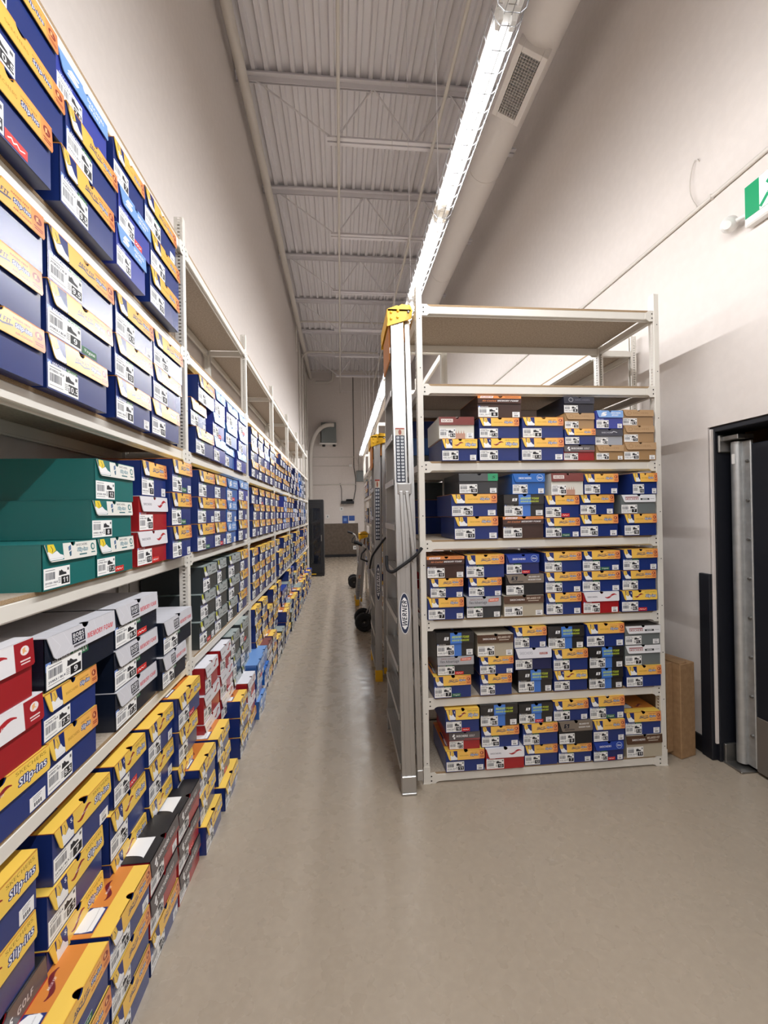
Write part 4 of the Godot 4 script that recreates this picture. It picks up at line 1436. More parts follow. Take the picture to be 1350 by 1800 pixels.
func shoe_boxes_right() -> void:
	stacks_end("third shelf", 1.891, [
		["sw 0.591 0.808 0.130", "mp 0.578 0.791 0.130"],
		["sw 0.819 1.064 0.135", "sk 0.821 1.069 0.122", "br 0.814 1.086 0.132"],
		["sk 1.076 1.342 0.136", "sk 1.087 1.347 0.126"],
		["go 1.345 1.542 0.095", "sk 1.349 1.544 0.096", "kr 1.351 1.543 0.096", "nv 1.348 1.545 0.100"],
		["kr 1.546 1.726 0.092", "ns 1.546 1.724 0.099", "lb 1.548 1.724 0.111"],
		["kr 1.729 1.941 0.109", "kr 1.732 1.931 0.103", "kr 1.726 1.934 0.098"]])
	stacks_end("fourth shelf", 1.427, [
		["sk 0.661 0.929 0.136", "sk 0.643 0.924 0.133", "gs 0.690 0.929 0.121"],
		["br 0.954 1.210 0.131", "mf 0.963 1.213 0.132", "bb 1.018 1.222 0.124"],
		["qr 1.215 1.434 0.119", "sk 1.219 1.438 0.135", "mp 1.256 1.462 0.133"],
		["sk 1.437 1.685 0.134", "sk 1.442 1.664 0.123", "sk 1.466 1.687 0.125"],
		["sk 1.717 1.932 0.134", "wk 1.701 1.927 0.119", "sk 1.777 1.940 0.131"]])
	stacks_end("fifth shelf", 0.961, [
		["sk 0.493 0.710 0.128", "qr 0.508 0.709 0.114", "br 0.491 0.718 0.128"],
		["fa 0.724 0.937 0.126", "qr 0.740 0.946 0.112", "qr 0.727 0.963 0.136"],
		["ta 0.952 1.201 0.126", "bk 0.967 1.204 0.126", "rb 0.970 1.178 0.118"],
		["qr 1.216 1.440 0.133", "qr 1.210 1.442 0.124", "qr 1.209 1.445 0.121"],
		["rd 1.446 1.678 0.131", "qr 1.447 1.693 0.125", "qr 1.450 1.694 0.123"],
		["sw 1.694 1.926 0.131", "qr 1.705 1.929 0.122", "qr 1.707 1.938 0.131"]])
	stacks_end("sixth shelf", 0.501, [
		["qr 0.521 0.746 0.129", "fa 0.545 0.766 0.113", "mf 0.540 0.768 0.141"],
		["qr 0.798 0.995 0.127", "qr 0.796 1.005 0.104", "ta 0.785 1.007 0.132"],
		["mf 1.034 1.249 0.138", "wn 1.016 1.245 0.131", "qr 1.011 1.215 0.128"],
		["sw 1.255 1.468 0.124", "qr 1.251 1.471 0.128", "mf 1.223 1.455 0.137"],
		["mf 1.474 1.697 0.126", "mf 1.477 1.700 0.130", "sk 1.463 1.707 0.141"],
		["sk 1.713 1.943 0.129", "wk 1.712 1.946 0.126", "wk 1.711 1.945 0.120"]])
	stacks_end("bottom shelf", 0.064, [
		["sk 0.585 0.820 0.126", "go 0.607 0.795 0.107", "sw 0.586 0.790 0.138"],
		["rd 0.824 1.060 0.126", "qr 0.803 1.035 0.127", "mf 0.795 1.027 0.130"],
		["sk 1.066 1.273 0.127", "qr 1.053 1.273 0.129", "mf 1.031 1.246 0.118"],
		["qr 1.277 1.488 0.117", "bk 1.276 1.491 0.140", "qr 1.248 1.471 0.122"],
		["rb 1.493 1.690 0.118", "sk 1.493 1.699 0.132", "qr 1.479 1.705 0.140"],
		["ta 1.712 1.949 0.140", "qr 1.707 1.941 0.140"]])


func shoe_boxes_island() -> void:
	var plan := [["third shelf", 1.891, ["wk bb qr", "rd sk"]], ["fourth shelf", 1.427, ["qr sk gr", "sk sk qr"]], ["fifth shelf", 0.961, ["rd rd", "sk qr"]], ["sixth shelf", 0.501, ["wk mf rd", "qr sk"]]]
	for row in plan:
		for s in 2:
			var names: PackedStringArray = row[2][s].split(" ")
			var y: float = row[1]
			for b in names.size():
				var lab := "%s, %s of %s stack behind first ladder, %s" % [KIND[names[b]][5], UP[names.size() - 1][b], ORDINAL[s], row[0]]
				shoe_box(names[b], Vector3(0.462, y, -3.40 - 0.31 * s), -PI / 2 + rng.randf_range(-0.02, 0.02), 0.285, 0.128, 0.32, lab, "shoe boxes behind the first ladder")
				y += 0.13
	var yy := 0.501
	for b in 2:
		shoe_box(["nv", "mp"][b], Vector3(1.948, yy, -3.42), -PI / 2, 0.28, 0.13, 0.32, "%s, %s of two behind the end rack's right post" % [KIND[["nv", "mp"][b]][5], ["lower", "upper"][b]], "shoe boxes by the right wall")
		yy += 0.132


# Beyond the third bay the boxes are too many and too small to part: one object, still whole boxes.
func shoe_boxes_far() -> void:
	var tools := {}
	var mats := [M.card, M.card_top, M.sticker]
	for m in mats:
		tools[m] = SurfaceTool.new()
		tools[m].begin(Mesh.PRIMITIVE_TRIANGLES)
	var put := func(kind: String, p: Vector3, turn: float, w: float, h: float, d: float) -> void:
		var x := Transform3D(Basis(Vector3.UP, turn) * Basis.from_scale(Vector3(w, h, d)), p)
		for m in [body_mesh[kind], lid_mesh[kind], meshes["sticker%d" % rng.randi_range(0, 11)]]:
			for s in m.get_surface_count():
				tools[m.surface_get_material(s)].append_from(m, s, x)
	var mix := [["qr", "sk", "br", "sk", "lb"], ["lb", "rb", "wn", "qr", "wn"], ["wn", "lb", "ns", "bb", "wn"]]
	for bay in range(3, 6):
		var z0 := 0.889 + 1.523 * bay
		for lev in [1.94, 1.397, 0.835, 0.305, 0.0]:
			for s in 5:
				var kind: String = mix[bay - 3][rng.randi_range(0, 4)] if lev > 1.0 else ["sw", "qr", "sk", "gr", "rb", "sw"][rng.randi_range(0, 5)]
				var y: float = lev
				for b in 3 if rng.randf() < 0.85 else 2:
					put.call(kind, Vector3((-0.70 if lev == 0.0 else -0.79) + rng.randf_range(-0.02, 0.02), y, -(z0 + 0.2 + s * 0.285 + rng.randf_range(-0.015, 0.015))), PI / 2, 0.268, 0.13 if lev == 0.0 else 0.148, 0.345)
					y += 0.1315 if lev == 0.0 else 0.1495
	for bay in 3:
		for lev in [1.891, 1.427, 0.961, 0.501]:
			for s in 3:
				var y: float = lev
				for b in 2:
					put.call(["qr", "sk", "rd", "wk", "mf", "lb"][rng.randi_range(0, 5)], Vector3(0.462, y, [-4.6, -6.15, -7.7][bay] - s * 0.32), -PI / 2, 0.28, 0.128, 0.32)
					y += 0.1295
	var am := ArrayMesh.new()
	for m in mats:
		tools[m].set_material(m)
		tools[m].commit(am)
	var o := solo("distant_shoe_boxes", am, "many small stacked shoe boxes on the far bays, towards the end wall", "shoe boxes")
	o.set_meta("kind", "stuff")


# ---------------------------------------------------------------- ladders
# A folded step ladder standing side-on: near rail, far rail, steps between them, the back legs folded flat behind.
# Local: x = 0 at the front rails' outer middle, +x towards the rack; z runs from the near foot (0) to the far foot (-spread).
func ladder(label: String, at: Vector3, height: float, spread: float, top_spread: float, steps: int, rail_w: float, foot_m: Material, lean := 0.0) -> Node3D:
	var o := thing("step_ladder", label, "ladder", at, 0.0, "folded step ladders")
	var inset := (spread - top_spread) / 2.0
	var rail := func(x: float, w: float, t: float, z_foot: float, z_top: float, y0: float, y1: float) -> ArrayMesh:
		# channel section: a flat web with two raised ribs and two flanges
		var mb := MB.new()
		var lo := Vector3(x, y0, z_foot)
		var hi := Vector3(x + lean, y1, z_top)
		var dir := (hi - lo)
		var x_ax := Vector3.RIGHT
		var z_ax := x_ax.cross(dir.normalized()).normalized()
		var b := Transform3D(Basis(x_ax, dir, z_ax), lo)
		var sgn := 1.0 if z_foot > -spread / 2 else -1.0
		mb.box(Vector3(-w / 2, 0, -t / 2 * sgn - 0.0015), Vector3(w / 2, 1, -t / 2 * sgn + 0.0015), 0.0, b)
		var web := 0.5 * t * sgn
		mb.box(Vector3(-w / 2, 0, minf(web, web - 0.003 * sgn)), Vector3(w / 2, 1, maxf(web, web - 0.003 * sgn)), 0.0, b)
		for q in [-0.5, -0.2, 0.2, 0.5]:
			var ww := 0.0035 if absf(q) < 0.4 else 0.003
			var cx: float = q * w - signf(q) * (ww if absf(q) > 0.4 else 0.0)
			mb.box(Vector3(cx - ww, 0, minf(web - 0.001 * sgn, web + 0.003 * sgn)), Vector3(cx + ww, 1, maxf(web - 0.001 * sgn, web + 0.003 * sgn)), 0.0, b)
		for q in [-1.0, 1.0]:
			mb.box(Vector3(minf(q * w / 2, q * (w / 2 - 0.003)), 0, -t / 2), Vector3(maxf(q * w / 2, q * (w / 2 - 0.003)), 1, t / 2), 0.0, b)
		return mb.mesh(M.aluminium)
	var top_y := height - 0.09
	part("front_rail", rail.call(0.0, rail_w, 0.03, 0.0, -inset, 0.05, top_y), o)
	part("front_rail", rail.call(0.0, rail_w, 0.03, -spread, -spread + inset, 0.05, top_y), o)
	part("rear_rail", rail.call(0.067, 0.03, 0.022, -0.02, -inset - 0.02, 0.09, top_y), o)
	part("rear_rail", rail.call(0.067, 0.03, 0.022, -spread + 0.02, -spread + inset + 0.02, 0.09, top_y), o)
	for k in 2:
		var mb := MB.new()
		var z := [0.0, -spread][k] as float
		mb.box(Vector3(-rail_w / 2 - 0.004, 0.012, z - 0.02), Vector3(rail_w / 2 + 0.004, 0.105, z + 0.02), 0.004)
		mb.box(Vector3(-rail_w / 2 - 0.004, 0.0, z - 0.026), Vector3(rail_w / 2 + 0.004, 0.014, z + 0.026), 0.003)
		part("foot", mb.mesh(foot_m), o)
		mb = MB.new()
		mb.box(Vector3(0.05, 0.06, z * 0.96 - 0.034), Vector3(0.085, 0.12, z * 0.96 - 0.006), 0.003)
		part("rear_foot", mb.mesh(foot_m), o)
	for k in steps:
		var y := 0.16 + (height - 0.42) * k / (steps - 1.0)
		var u := inset * (y - 0.05) / (top_y - 0.05)
		var mb := MB.new()
		var lx := lean * y / top_y
		mb.box(Vector3(lx - rail_w / 2 - 0.006, y - 0.003, -spread + u + 0.012), Vector3(lx + rail_w / 2 - 0.004, y, -u - 0.012))
		mb.box(Vector3(lx - rail_w / 2 - 0.008, y - 0.035, -spread + u + 0.012), Vector3(lx - rail_w / 2 - 0.004, y + 0.001, -u - 0.012))
		mb.box(Vector3(lx + rail_w / 2 - 0.008, y - 0.03, -spread + u + 0.012), Vector3(lx + rail_w / 2 - 0.004, y, -u - 0.012))
		for q in 4:
			mb.box(Vector3(lx - rail_w * 0.4 + q * rail_w * 0.22, y - 0.0005, -spread + u + 0.014), Vector3(lx - rail_w * 0.4 + q * rail_w * 0.22 + 0.004, y + 0.002, -u - 0.014))
		part("step", mb.mesh(M.aluminium), o)
	# yellow cap with side plates, bolts and a fold-down tray edge
	var cap := MB.new()
	var z0 := -inset + 0.028
	var z1 := -spread + inset - 0.028
	var prof := PackedVector2Array([Vector2(-0.062, -0.078), Vector2(-0.056, 0.03), Vector2(0.0, 0.052), Vector2(0.012, 0.048), Vector2(0.03, 0.06), Vector2(0.082, 0.056), Vector2(0.098, 0.022), Vector2(0.088, -0.028), Vector2(0.02, -0.05)])
	for k in prof.size():
		prof[k].x += lean
		prof[k].y += height - 0.062
	cap.slab(prof, z0 - 0.006, z0)
	cap.slab(prof, z1, z1 + 0.006)
	cap.box(Vector3(lean - 0.06, height - 0.05, z1), Vector3(lean + 0.09, height - 0.03, z0), 0.004)
	cap.box(Vector3(lean - 0.062, height - 0.12, z1), Vector3(lean - 0.056, height - 0.035, z0), 0.002)
	part("cap", cap.mesh(M.yellow), o)
	var tray := MB.new()
	tray.box(Vector3(lean - 0.050, height - 0.34, z1 + 0.03), Vector3(lean - 0.040, height - 0.12, z0 - 0.03), 0.003)
	tray.box(Vector3(lean - 0.02, height - 0.22, z1 + 0.04), Vector3(lean + 0.05, height - 0.13, z0 - 0.035), 0.004)
	part("tray", tray.mesh(M.orange_plate), o)
	for p in [Vector2(-0.036, 0.008), Vector2(0.006, 0.018), Vector2(-0.036, -0.032), Vector2(0.004, -0.022), Vector2(0.07, 0.012)]:
		var mb := MB.new()
		mb.lathe(PackedVector2Array([Vector2(0.0085, 0), Vector2(0.008, 0.004), Vector2(0.004, 0.0065), Vector2(0, 0.007)]), 12, Transform3D(Basis(Vector3.RIGHT, Vector3.BACK, Vector3.DOWN), Vector3(p.x + lean, p.y + height - 0.062, z0)))
		part("bolt", mb.mesh(M.bolt if p.x > 0.05 else M.yellow), o)
	return o


# flat stickers on a ladder's near rail: a warning strip of pale squares, and an oval badge with a word
func rail_stickers(o: Node3D, rail_w: float, height: float, inset: float, lean: float, y_top: float, y_bottom: float, badge_y: float, badge_h: float, word: String) -> void:
	var at := func(y: float) -> Transform3D:
		var u := (y - 0.05) / (height - 0.14)
		var dir := Vector3(lean, height - 0.14, -inset).normalized()
		var za := Vector3.RIGHT.cross(dir).normalized()
		return Transform3D(Basis(Vector3.RIGHT, dir, za), Vector3(lean * u, y, -inset * u) + za * 0.0186)
	var len := y_top - y_bottom
	var c := Canvas.new(48, 400, Color8(30, 38, 58))
	c.rect(0, 0, 48, 10, Color8(160, 60, 40))
	c.rect(0, 10, 48, 46, Color8(206, 196, 180))
	c.disc(24, 32, 8, 20, Color8(150, 70, 48))
	for k in 14:
		for q in 2:
			c.rect(6 + q * 22, 64 + k * 24, 14, 15, Color8(222, 224, 226))
			c.rect(9 + q * 22, 68 + k * 24, 7, 6, Color8(120, 126, 140))
	var m := paint(Color.WHITE, 0.4)
	m.albedo_texture = ImageTexture.create_from_image(c.done())
	var mb := MB.new()
	mb.slab(PackedVector2Array([Vector2(-rail_w * 0.36, 0), Vector2(rail_w * 0.36, 0), Vector2(rail_w * 0.36, len), Vector2(-rail_w * 0.36, len)]), 0, 0.001)
	part("warning_sticker", mb.mesh(m), o, at.call(y_bottom))
	if word == "":
		return
	c = Canvas.new(112, 320, Color8(150, 152, 156))
	c.disc(56, 160, 54, 158, WHITE)
	c.disc(56, 160, 49, 152, Color8(30, 44, 74))
	c.disc(56, 160, 36, 122, WHITE)
	# the word runs up the badge
	var wim := Canvas.new(320, 112, Color8(0, 0, 0, 0))
	wim.im.fill(WHITE)
	wim.word(glyph_tris(word), 62, 32, 46, Color8(30, 36, 54), 196, 0.15)
	var wi := wim.done()
	wi.rotate_90(COUNTERCLOCKWISE)
	var base := c.done()
	base.blit_rect(wi, Rect2i(30, 58, 52, 204), Vector2i(30, 58))
	m = paint(Color.WHITE, 0.4)
	m.albedo_texture = ImageTexture.create_from_image(base)
	mb = MB.new()
	var oval := PackedVector2Array()
	for k in 28:
		oval.append(Vector2(cos(TAU * k / 28) * rail_w * 0.44, sin(TAU * k / 28) * badge_h / 2))
	mb.slab(oval, 0, 0.0012)
	part("maker_badge", mb.mesh(m), o, at.call(badge_y))


func ladders() -> void:
	var a := ladder("tall folded aluminium step ladder with yellow cap beside the end rack", Vector3(0.356, 0, -2.472), 2.87, 0.77, 0.34, 10, 0.076, M.aluminium, 0.004)
	rail_stickers(a, 0.076, 2.87, 0.215, 0.004, 2.10, 1.77, 1.005, 0.24, "WERNER")
	# two spreader bars folded down from a bracket on the near rail
	var mb := MB.new()
	mb.box(Vector3(-0.02, 1.70, -0.13), Vector3(0.062, 1.765, -0.108), 0.003)
	part("spreader_bracket", mb.mesh(M.aluminium), a)
	for k in 2:
		mb = MB.new()
		var lo := [Vector3(0.012, 1.27, -0.075), Vector3(0.068, 1.30, -0.078)][k] as Vector3
		var hi := [Vector3(0.0, 1.72, -0.108), Vector3(0.034, 1.72, -0.108)][k] as Vector3
		var d := (hi - lo).normalized()
		var za := Vector3.RIGHT.cross(d).normalized()
		mb.box(Vector3(-0.011, 0, -0.004), Vector3(0.011, (hi - lo).length(), 0.004), 0.003, Transform3D(Basis(d.cross(za), d, za), lo))
		mb.lathe(PackedVector2Array([Vector2(0.006, 0), Vector2(0.005, 0.004), Vector2(0, 0.005)]), 10, Transform3D(Basis(Vector3.RIGHT, Vector3.BACK, Vector3.DOWN), lo + Vector3(0, 0.015, 0.004)))
		part("spreader_bar", mb.mesh(M.aluminium), a)
	var b := ladder("shorter folded aluminium step ladder with yellow cap, second along the aisle", Vector3(0.332, 0, -4.16), 2.38, 0.62, 0.30, 8, 0.062, M.yellow, 0.03)
	rail_stickers(b, 0.062, 2.38, 0.16, 0.03, 1.92, 1.33, 0.93, 0.36, "WERNER")
	var c := ladder("small folded step ladder with yellow cap behind the hand truck", Vector3(0.255, 0, -7.62), 1.27, 0.46, 0.30, 4, 0.062, M.yellow, 0.11)
	rail_stickers(c, 0.062, 1.27, 0.08, 0.11, 0.52, 0.12, 0, 0, "")
	# black rubber straps that hold the ladders to the rack
	var straps := [
		["black rubber strap holding the tall ladder to the end rack", [Vector3(0.462, 1.385, -2.512), Vector3(0.43, 1.35, -2.505), Vector3(0.39, 1.315, -2.515), Vector3(0.33, 1.275, -2.515), Vector3(0.295, 1.25, -2.53), Vector3(0.274, 1.25, -2.575), Vector3(0.268, 1.27, -2.62), Vector3(0.270, 1.33, -2.65)], 0.010],
		["black rubber strap holding the second ladder to the rack", [Vector3(0.42, 1.36, -4.15), Vector3(0.38, 1.31, -4.17), Vector3(0.30, 1.20, -4.19), Vector3(0.278, 1.14, -4.20), Vector3(0.266, 1.06, -4.22)], 0.010],
	]
	for s in straps:
		mb = MB.new()
		var pts := PackedVector3Array()
		var cv := Curve3D.new()
		for p in s[1]:
			cv.add_point(p)
		for k in 22:
			pts.append(cv.sample_baked(cv.get_baked_length() * k / 21.0, true))
		mb.tube(pts, s[2], 8)
		solo("rubber_strap", mb.mesh(M.rubber), s[0], "strap")


func hand_trucks() -> void:
	var said := ["aluminium hand truck with black wheels and grips parked by the rack", "farther aluminium hand truck with one black wheel showing"]
	for k in 2:
		var at := [Vector3(0.285, 0, -6.08), Vector3(0.25, 0, -9.6)][k] as Vector3
		var o := thing("hand_truck", said[k], "hand truck", at, 0.0, "parked hand trucks")
		for s in [-1, 1]:
			var mb := MB.new()
			# tyre and hub turn about z
			var x := Transform3D(Basis(Vector3.RIGHT, Vector3.BACK, Vector3.DOWN), Vector3(0, 0.127, s * 0.155))
			mb.lathe(PackedVector2Array([Vector2(0.07, -0.03), Vector2(0.105, -0.036), Vector2(0.122, -0.026), Vector2(0.127, 0.0), Vector2(0.122, 0.026), Vector2(0.105, 0.036), Vector2(0.07, 0.03)]), 32, x)
			part("tyre", mb.mesh(M.rubber), o)
			mb = MB.new()
			mb.lathe(PackedVector2Array([Vector2(0.0, -0.022), Vector2(0.068, -0.018), Vector2(0.072, -0.028), Vector2(0.072, 0.028), Vector2(0.068, 0.018), Vector2(0.03, 0.012), Vector2(0.026, 0.03), Vector2(0.0, 0.03)]), 24, x)
			part("hub", mb.mesh(M.black), o)
			mb = MB.new()
			mb.lathe(PackedVector2Array([Vector2(0.012, 0.03), Vector2(0.011, 0.04), Vector2(0, 0.042)]), 12, x)
			part("axle_nut", mb.mesh(M.bolt), o)
			# side rail from the toe plate to the grip, leaning on the rack
			mb = MB.new()
			mb.tube(PackedVector3Array([Vector3(0.11, 0.02, s * 0.12), Vector3(0.11, 0.3, s * 0.12), Vector3(0.075, 1.05, s * 0.12), Vector3(0.04, 1.13, s * 0.12), Vector3(-0.01, 1.16, s * 0.12)]), 0.015, 10)
			part("side_rail", mb.mesh(M.aluminium), o)
			mb = MB.new()
			mb.tube(PackedVector3Array([Vector3(-0.008, 1.16, s * 0.12), Vector3(-0.06, 1.185, s * 0.12), Vector3(-0.115, 1.20, s * 0.12)]), 0.02, 10)
			part("grip", mb.mesh(M.rubber), o)
			mb = MB.new()
			mb.tube(PackedVector3Array([Vector3(0.11, 0.33, s * 0.12), Vector3(0.05, 0.2, s * 0.12), Vector3(0.0, 0.127, s * 0.12)]), 0.01, 8)
			part("axle_brace", mb.mesh(M.aluminium), o)
		var mb2 := MB.new()
		mb2.tube(PackedVector3Array([Vector3(0, 0.127, -0.14), Vector3(0, 0.127, 0.14)]), 0.01, 8)
		part("axle", mb2.mesh(M.bolt), o)
		mb2 = MB.new()
		for y in [0.3, 0.62, 0.95]:
			mb2.tube(PackedVector3Array([Vector3(0.11 - 0.035 * (y - 0.3) / 0.75, y, -0.12), Vector3(0.11 - 0.035 * (y - 0.3) / 0.75, y, 0.12)]), 0.012, 8)
		part("cross_bar", mb2.mesh(M.aluminium), o)
		mb2 = MB.new()
		mb2.box(Vector3(0.10, 0.004, -0.18), Vector3(0.14, 0.012, 0.18), 0.002)
		mb2.box(Vector3(0.10, 0.004, -0.18), Vector3(0.108, 0.2, 0.18), 0.002)
		part("toe_plate", mb2.mesh(M.aluminium), o)
		mb2 = MB.new()
		mb2.tube(PackedVector3Array([Vector3(0.05, 1.12, 0.12), Vector3(-0.02, 1.05, 0.17), Vector3(-0.03, 0.98, 0.17), Vector3(0.06, 0.94, 0.14)]), 0.012, 8)
		part("loop_handle", mb2.mesh(M.black), o)


# ---------------------------------------------------------------- on the walls
func wall_fittings() -> void:
	# conduit along the right wall with clips, and a loose loop of cable above it
	var mb := MB.new()
	mb.tube(PackedVector3Array([Vector3(WALL_R - 0.014, 3.503, BACK + 0.05), Vector3(WALL_R - 0.014, 3.503, FRONT - 0.05)]), 0.0125, 10)
	var o := thing("wall_conduit", "thin cream conduit running level along the right wall", "conduit")
	part("pipe", mb.mesh(M.pipe), o)
	mb = MB.new()
	for k in 12:
		mb.box(Vector3(WALL_R - 0.03, 3.487, 2.0 - k * 1.5), Vector3(WALL_R, 3.519, 2.02 - k * 1.5), 0.004)
	part("clip", mb.mesh(M.pipe), o)
	mb = MB.new()
	var cv := Curve3D.new()
	for p in [Vector3(WALL_R - 0.006, 3.80, -2.585), Vector3(WALL_R - 0.008, 3.825, -2.60), Vector3(WALL_R - 0.012, 3.82, -2.622), Vector3(WALL_R - 0.02, 3.72, -2.645), Vector3(WALL_R - 0.02, 3.62, -2.64), Vector3(WALL_R - 0.014, 3.52, -2.60)]:
		cv.add_point(p)
	var pts := PackedVector3Array()
	for k in 18:
		pts.append(cv.sample_baked(cv.get_baked_length() * k / 17.0, true))
	mb.tube(pts, 0.0035, 6)
	solo("cable_loop", mb.mesh(M.pipe), "thin pale cable looping out above the wall conduit", "cable")
	# green-and-white exit sign with its twin emergency heads
	var sign := thing("exit_sign", "green running-man exit sign on the right wall above the door", "sign", Vector3(WALL_R, 3.27, -1.98))
	mb = MB.new()
	mb.box(Vector3(-0.05, -0.125, -0.262), Vector3(0, 0.105, 0.262), 0.008)
	part("housing", mb.mesh(M.plastic_white), sign)
	mb = MB.new()
	mb.box(Vector3(-0.053, -0.082, -0.25), Vector3(-0.0495, 0.093, 0.25), 0.0)
	part("green_panel", mb.mesh(M.sign_green), sign)
	var face := Transform3D(Basis(Vector3(0, 0, 1), Vector3.UP, Vector3(-1, 0, 0)), Vector3(-0.053, 0.005, 0))
	mb = MB.new()
	mb.slab(PackedVector2Array([Vector2(-0.165, -0.087), Vector2(-0.03, -0.087), Vector2(-0.03, 0.087), Vector2(-0.165, 0.087)]), 0, 0.001, face)
	part("doorway", mb.mesh(M.sign_white), sign)
	mb = MB.new()
	for s in [[[-0.16, -0.075], [-0.115, -0.03], [-0.08, -0.01]], [[-0.08, -0.01], [-0.045, -0.035], [-0.03, -0.075]], [[-0.085, -0.01], [-0.065, 0.045]], [[-0.065, 0.04], [-0.105, 0.02], [-0.12, 0.04]], [[-0.065, 0.04], [-0.03, 0.02], [-0.012, 0.035]]]:
		for q in s.size() - 1:
			var a := Vector2(s[q][0], s[q][1])
			var b := Vector2(s[q + 1][0], s[q + 1][1])
			var n := (b - a).normalized().orthogonal() * 0.010
			mb.slab(PackedVector2Array([a + n, b + n, b - n, a - n]), 0.001, 0.002, face)
	var head := PackedVector2Array()
	for k in 14:
		head.append(Vector2(-0.045 + cos(TAU * k / 14) * 0.014, 0.066 + sin(TAU * k / 14) * 0.014))
	mb.slab(head, 0.001, 0.002, face)
	part("running_man", mb.mesh(M.sign_green), sign)
	mb = MB.new()
	mb.slab(PackedVector2Array([Vector2(0.03, -0.02), Vector2(0.13, -0.02), Vector2(0.13, -0.055), Vector2(0.20, 0.0), Vector2(0.13, 0.055), Vector2(0.13, 0.02), Vector2(0.03, 0.02)]), 0, 0.001, face)
	part("arrow", mb.mesh(M.sign_white), sign)
	var hd := Node3D.new()
	mb = MB.new()
	var tilt := Transform3D(Basis(Vector3(0.55, 0, 0.83).normalized(), -1.15) * Basis(Vector3.UP, 0.5), Vector3(-0.075, -0.055, -0.335))
	mb.lathe(PackedVector2Array([Vector2(0, -0.035), Vector2(0.022, -0.034), Vector2(0.036, -0.01), Vector2(0.045, 0.03), Vector2(0.045, 0.038), Vector2(0.04, 0.04)]), 20, tilt)
	mb.tube(PackedVector3Array([Vector3(-0.06, -0.055, -0.30), Vector3(-0.04, -0.05, -0.27), Vector3(-0.03, -0.05, -0.25)]), 0.012, 8)
	part("lamp_head", mb.mesh(M.plastic_white), sign)
	mb = MB.new()
	for r in 4:
		for q in 4:
			mb.box(Vector3(-0.026 + r * 0.014, 0.036, -0.026 + q * 0.014), Vector3(-0.016 + r * 0.014, 0.044, -0.016 + q * 0.014), 0.003, tilt)
	part("lens", mb.mesh(M.lens), sign)
	hd.free()
	# tall carton standing in the corner between rack and wall
	var carton := thing("carton", "tall taped brown carton standing between rack and right wall", "carton", Vector3(2.115, 0, -2.585), 0.28)
	mb = MB.new()
	mb.box(Vector3(0.0, 0, -0.30), Vector3(0.135, 0.60, 0.0), 0.004)
	mb.box(Vector3(-0.055, 0.03, -0.30), Vector3(-0.002, 0.6, -0.05), 0.003)
	part("box", mb.mesh(M.carton), carton)
	mb = MB.new()
	mb.box(Vector3(0.045, 0.599, -0.28), Vector3(0.1, 0.602, -0.03))
	part("tape", mb.mesh(M.tape), carton)
	mb = MB.new()
	mb.box(Vector3(0.0, 0.6, -0.30), Vector3(0.068, 0.606, -0.005), 0.001, Transform3D(Basis(Vector3(0, 0, 1), 0.05), Vector3(0.03, 0.0, 0)))
	mb.box(Vector3(-0.004, 0.04, -0.02), Vector3(-0.001, 0.59, -0.004))
	part("flap", mb.mesh(M.carton), carton)
	# conduits climbing the left wall near its far end
	for k in 4:
		mb = MB.new()
		var z: float = [-12.9, -13.9, -14.9, -15.7][k]
		mb.tube(PackedVector3Array([Vector3(WALL_L + 0.03, 2.2, z), Vector3(WALL_L + 0.03, 6.6, z)]), 0.024, 8)
		solo("riser_conduit", mb.mesh(M.pipe), ["nearest riser conduit on the left wall", "second riser conduit on the left wall, with a box", "third riser conduit on the left wall", "riser conduit in the far left corner"][k], "conduit", Vector3.ZERO, "riser conduits on the left wall")


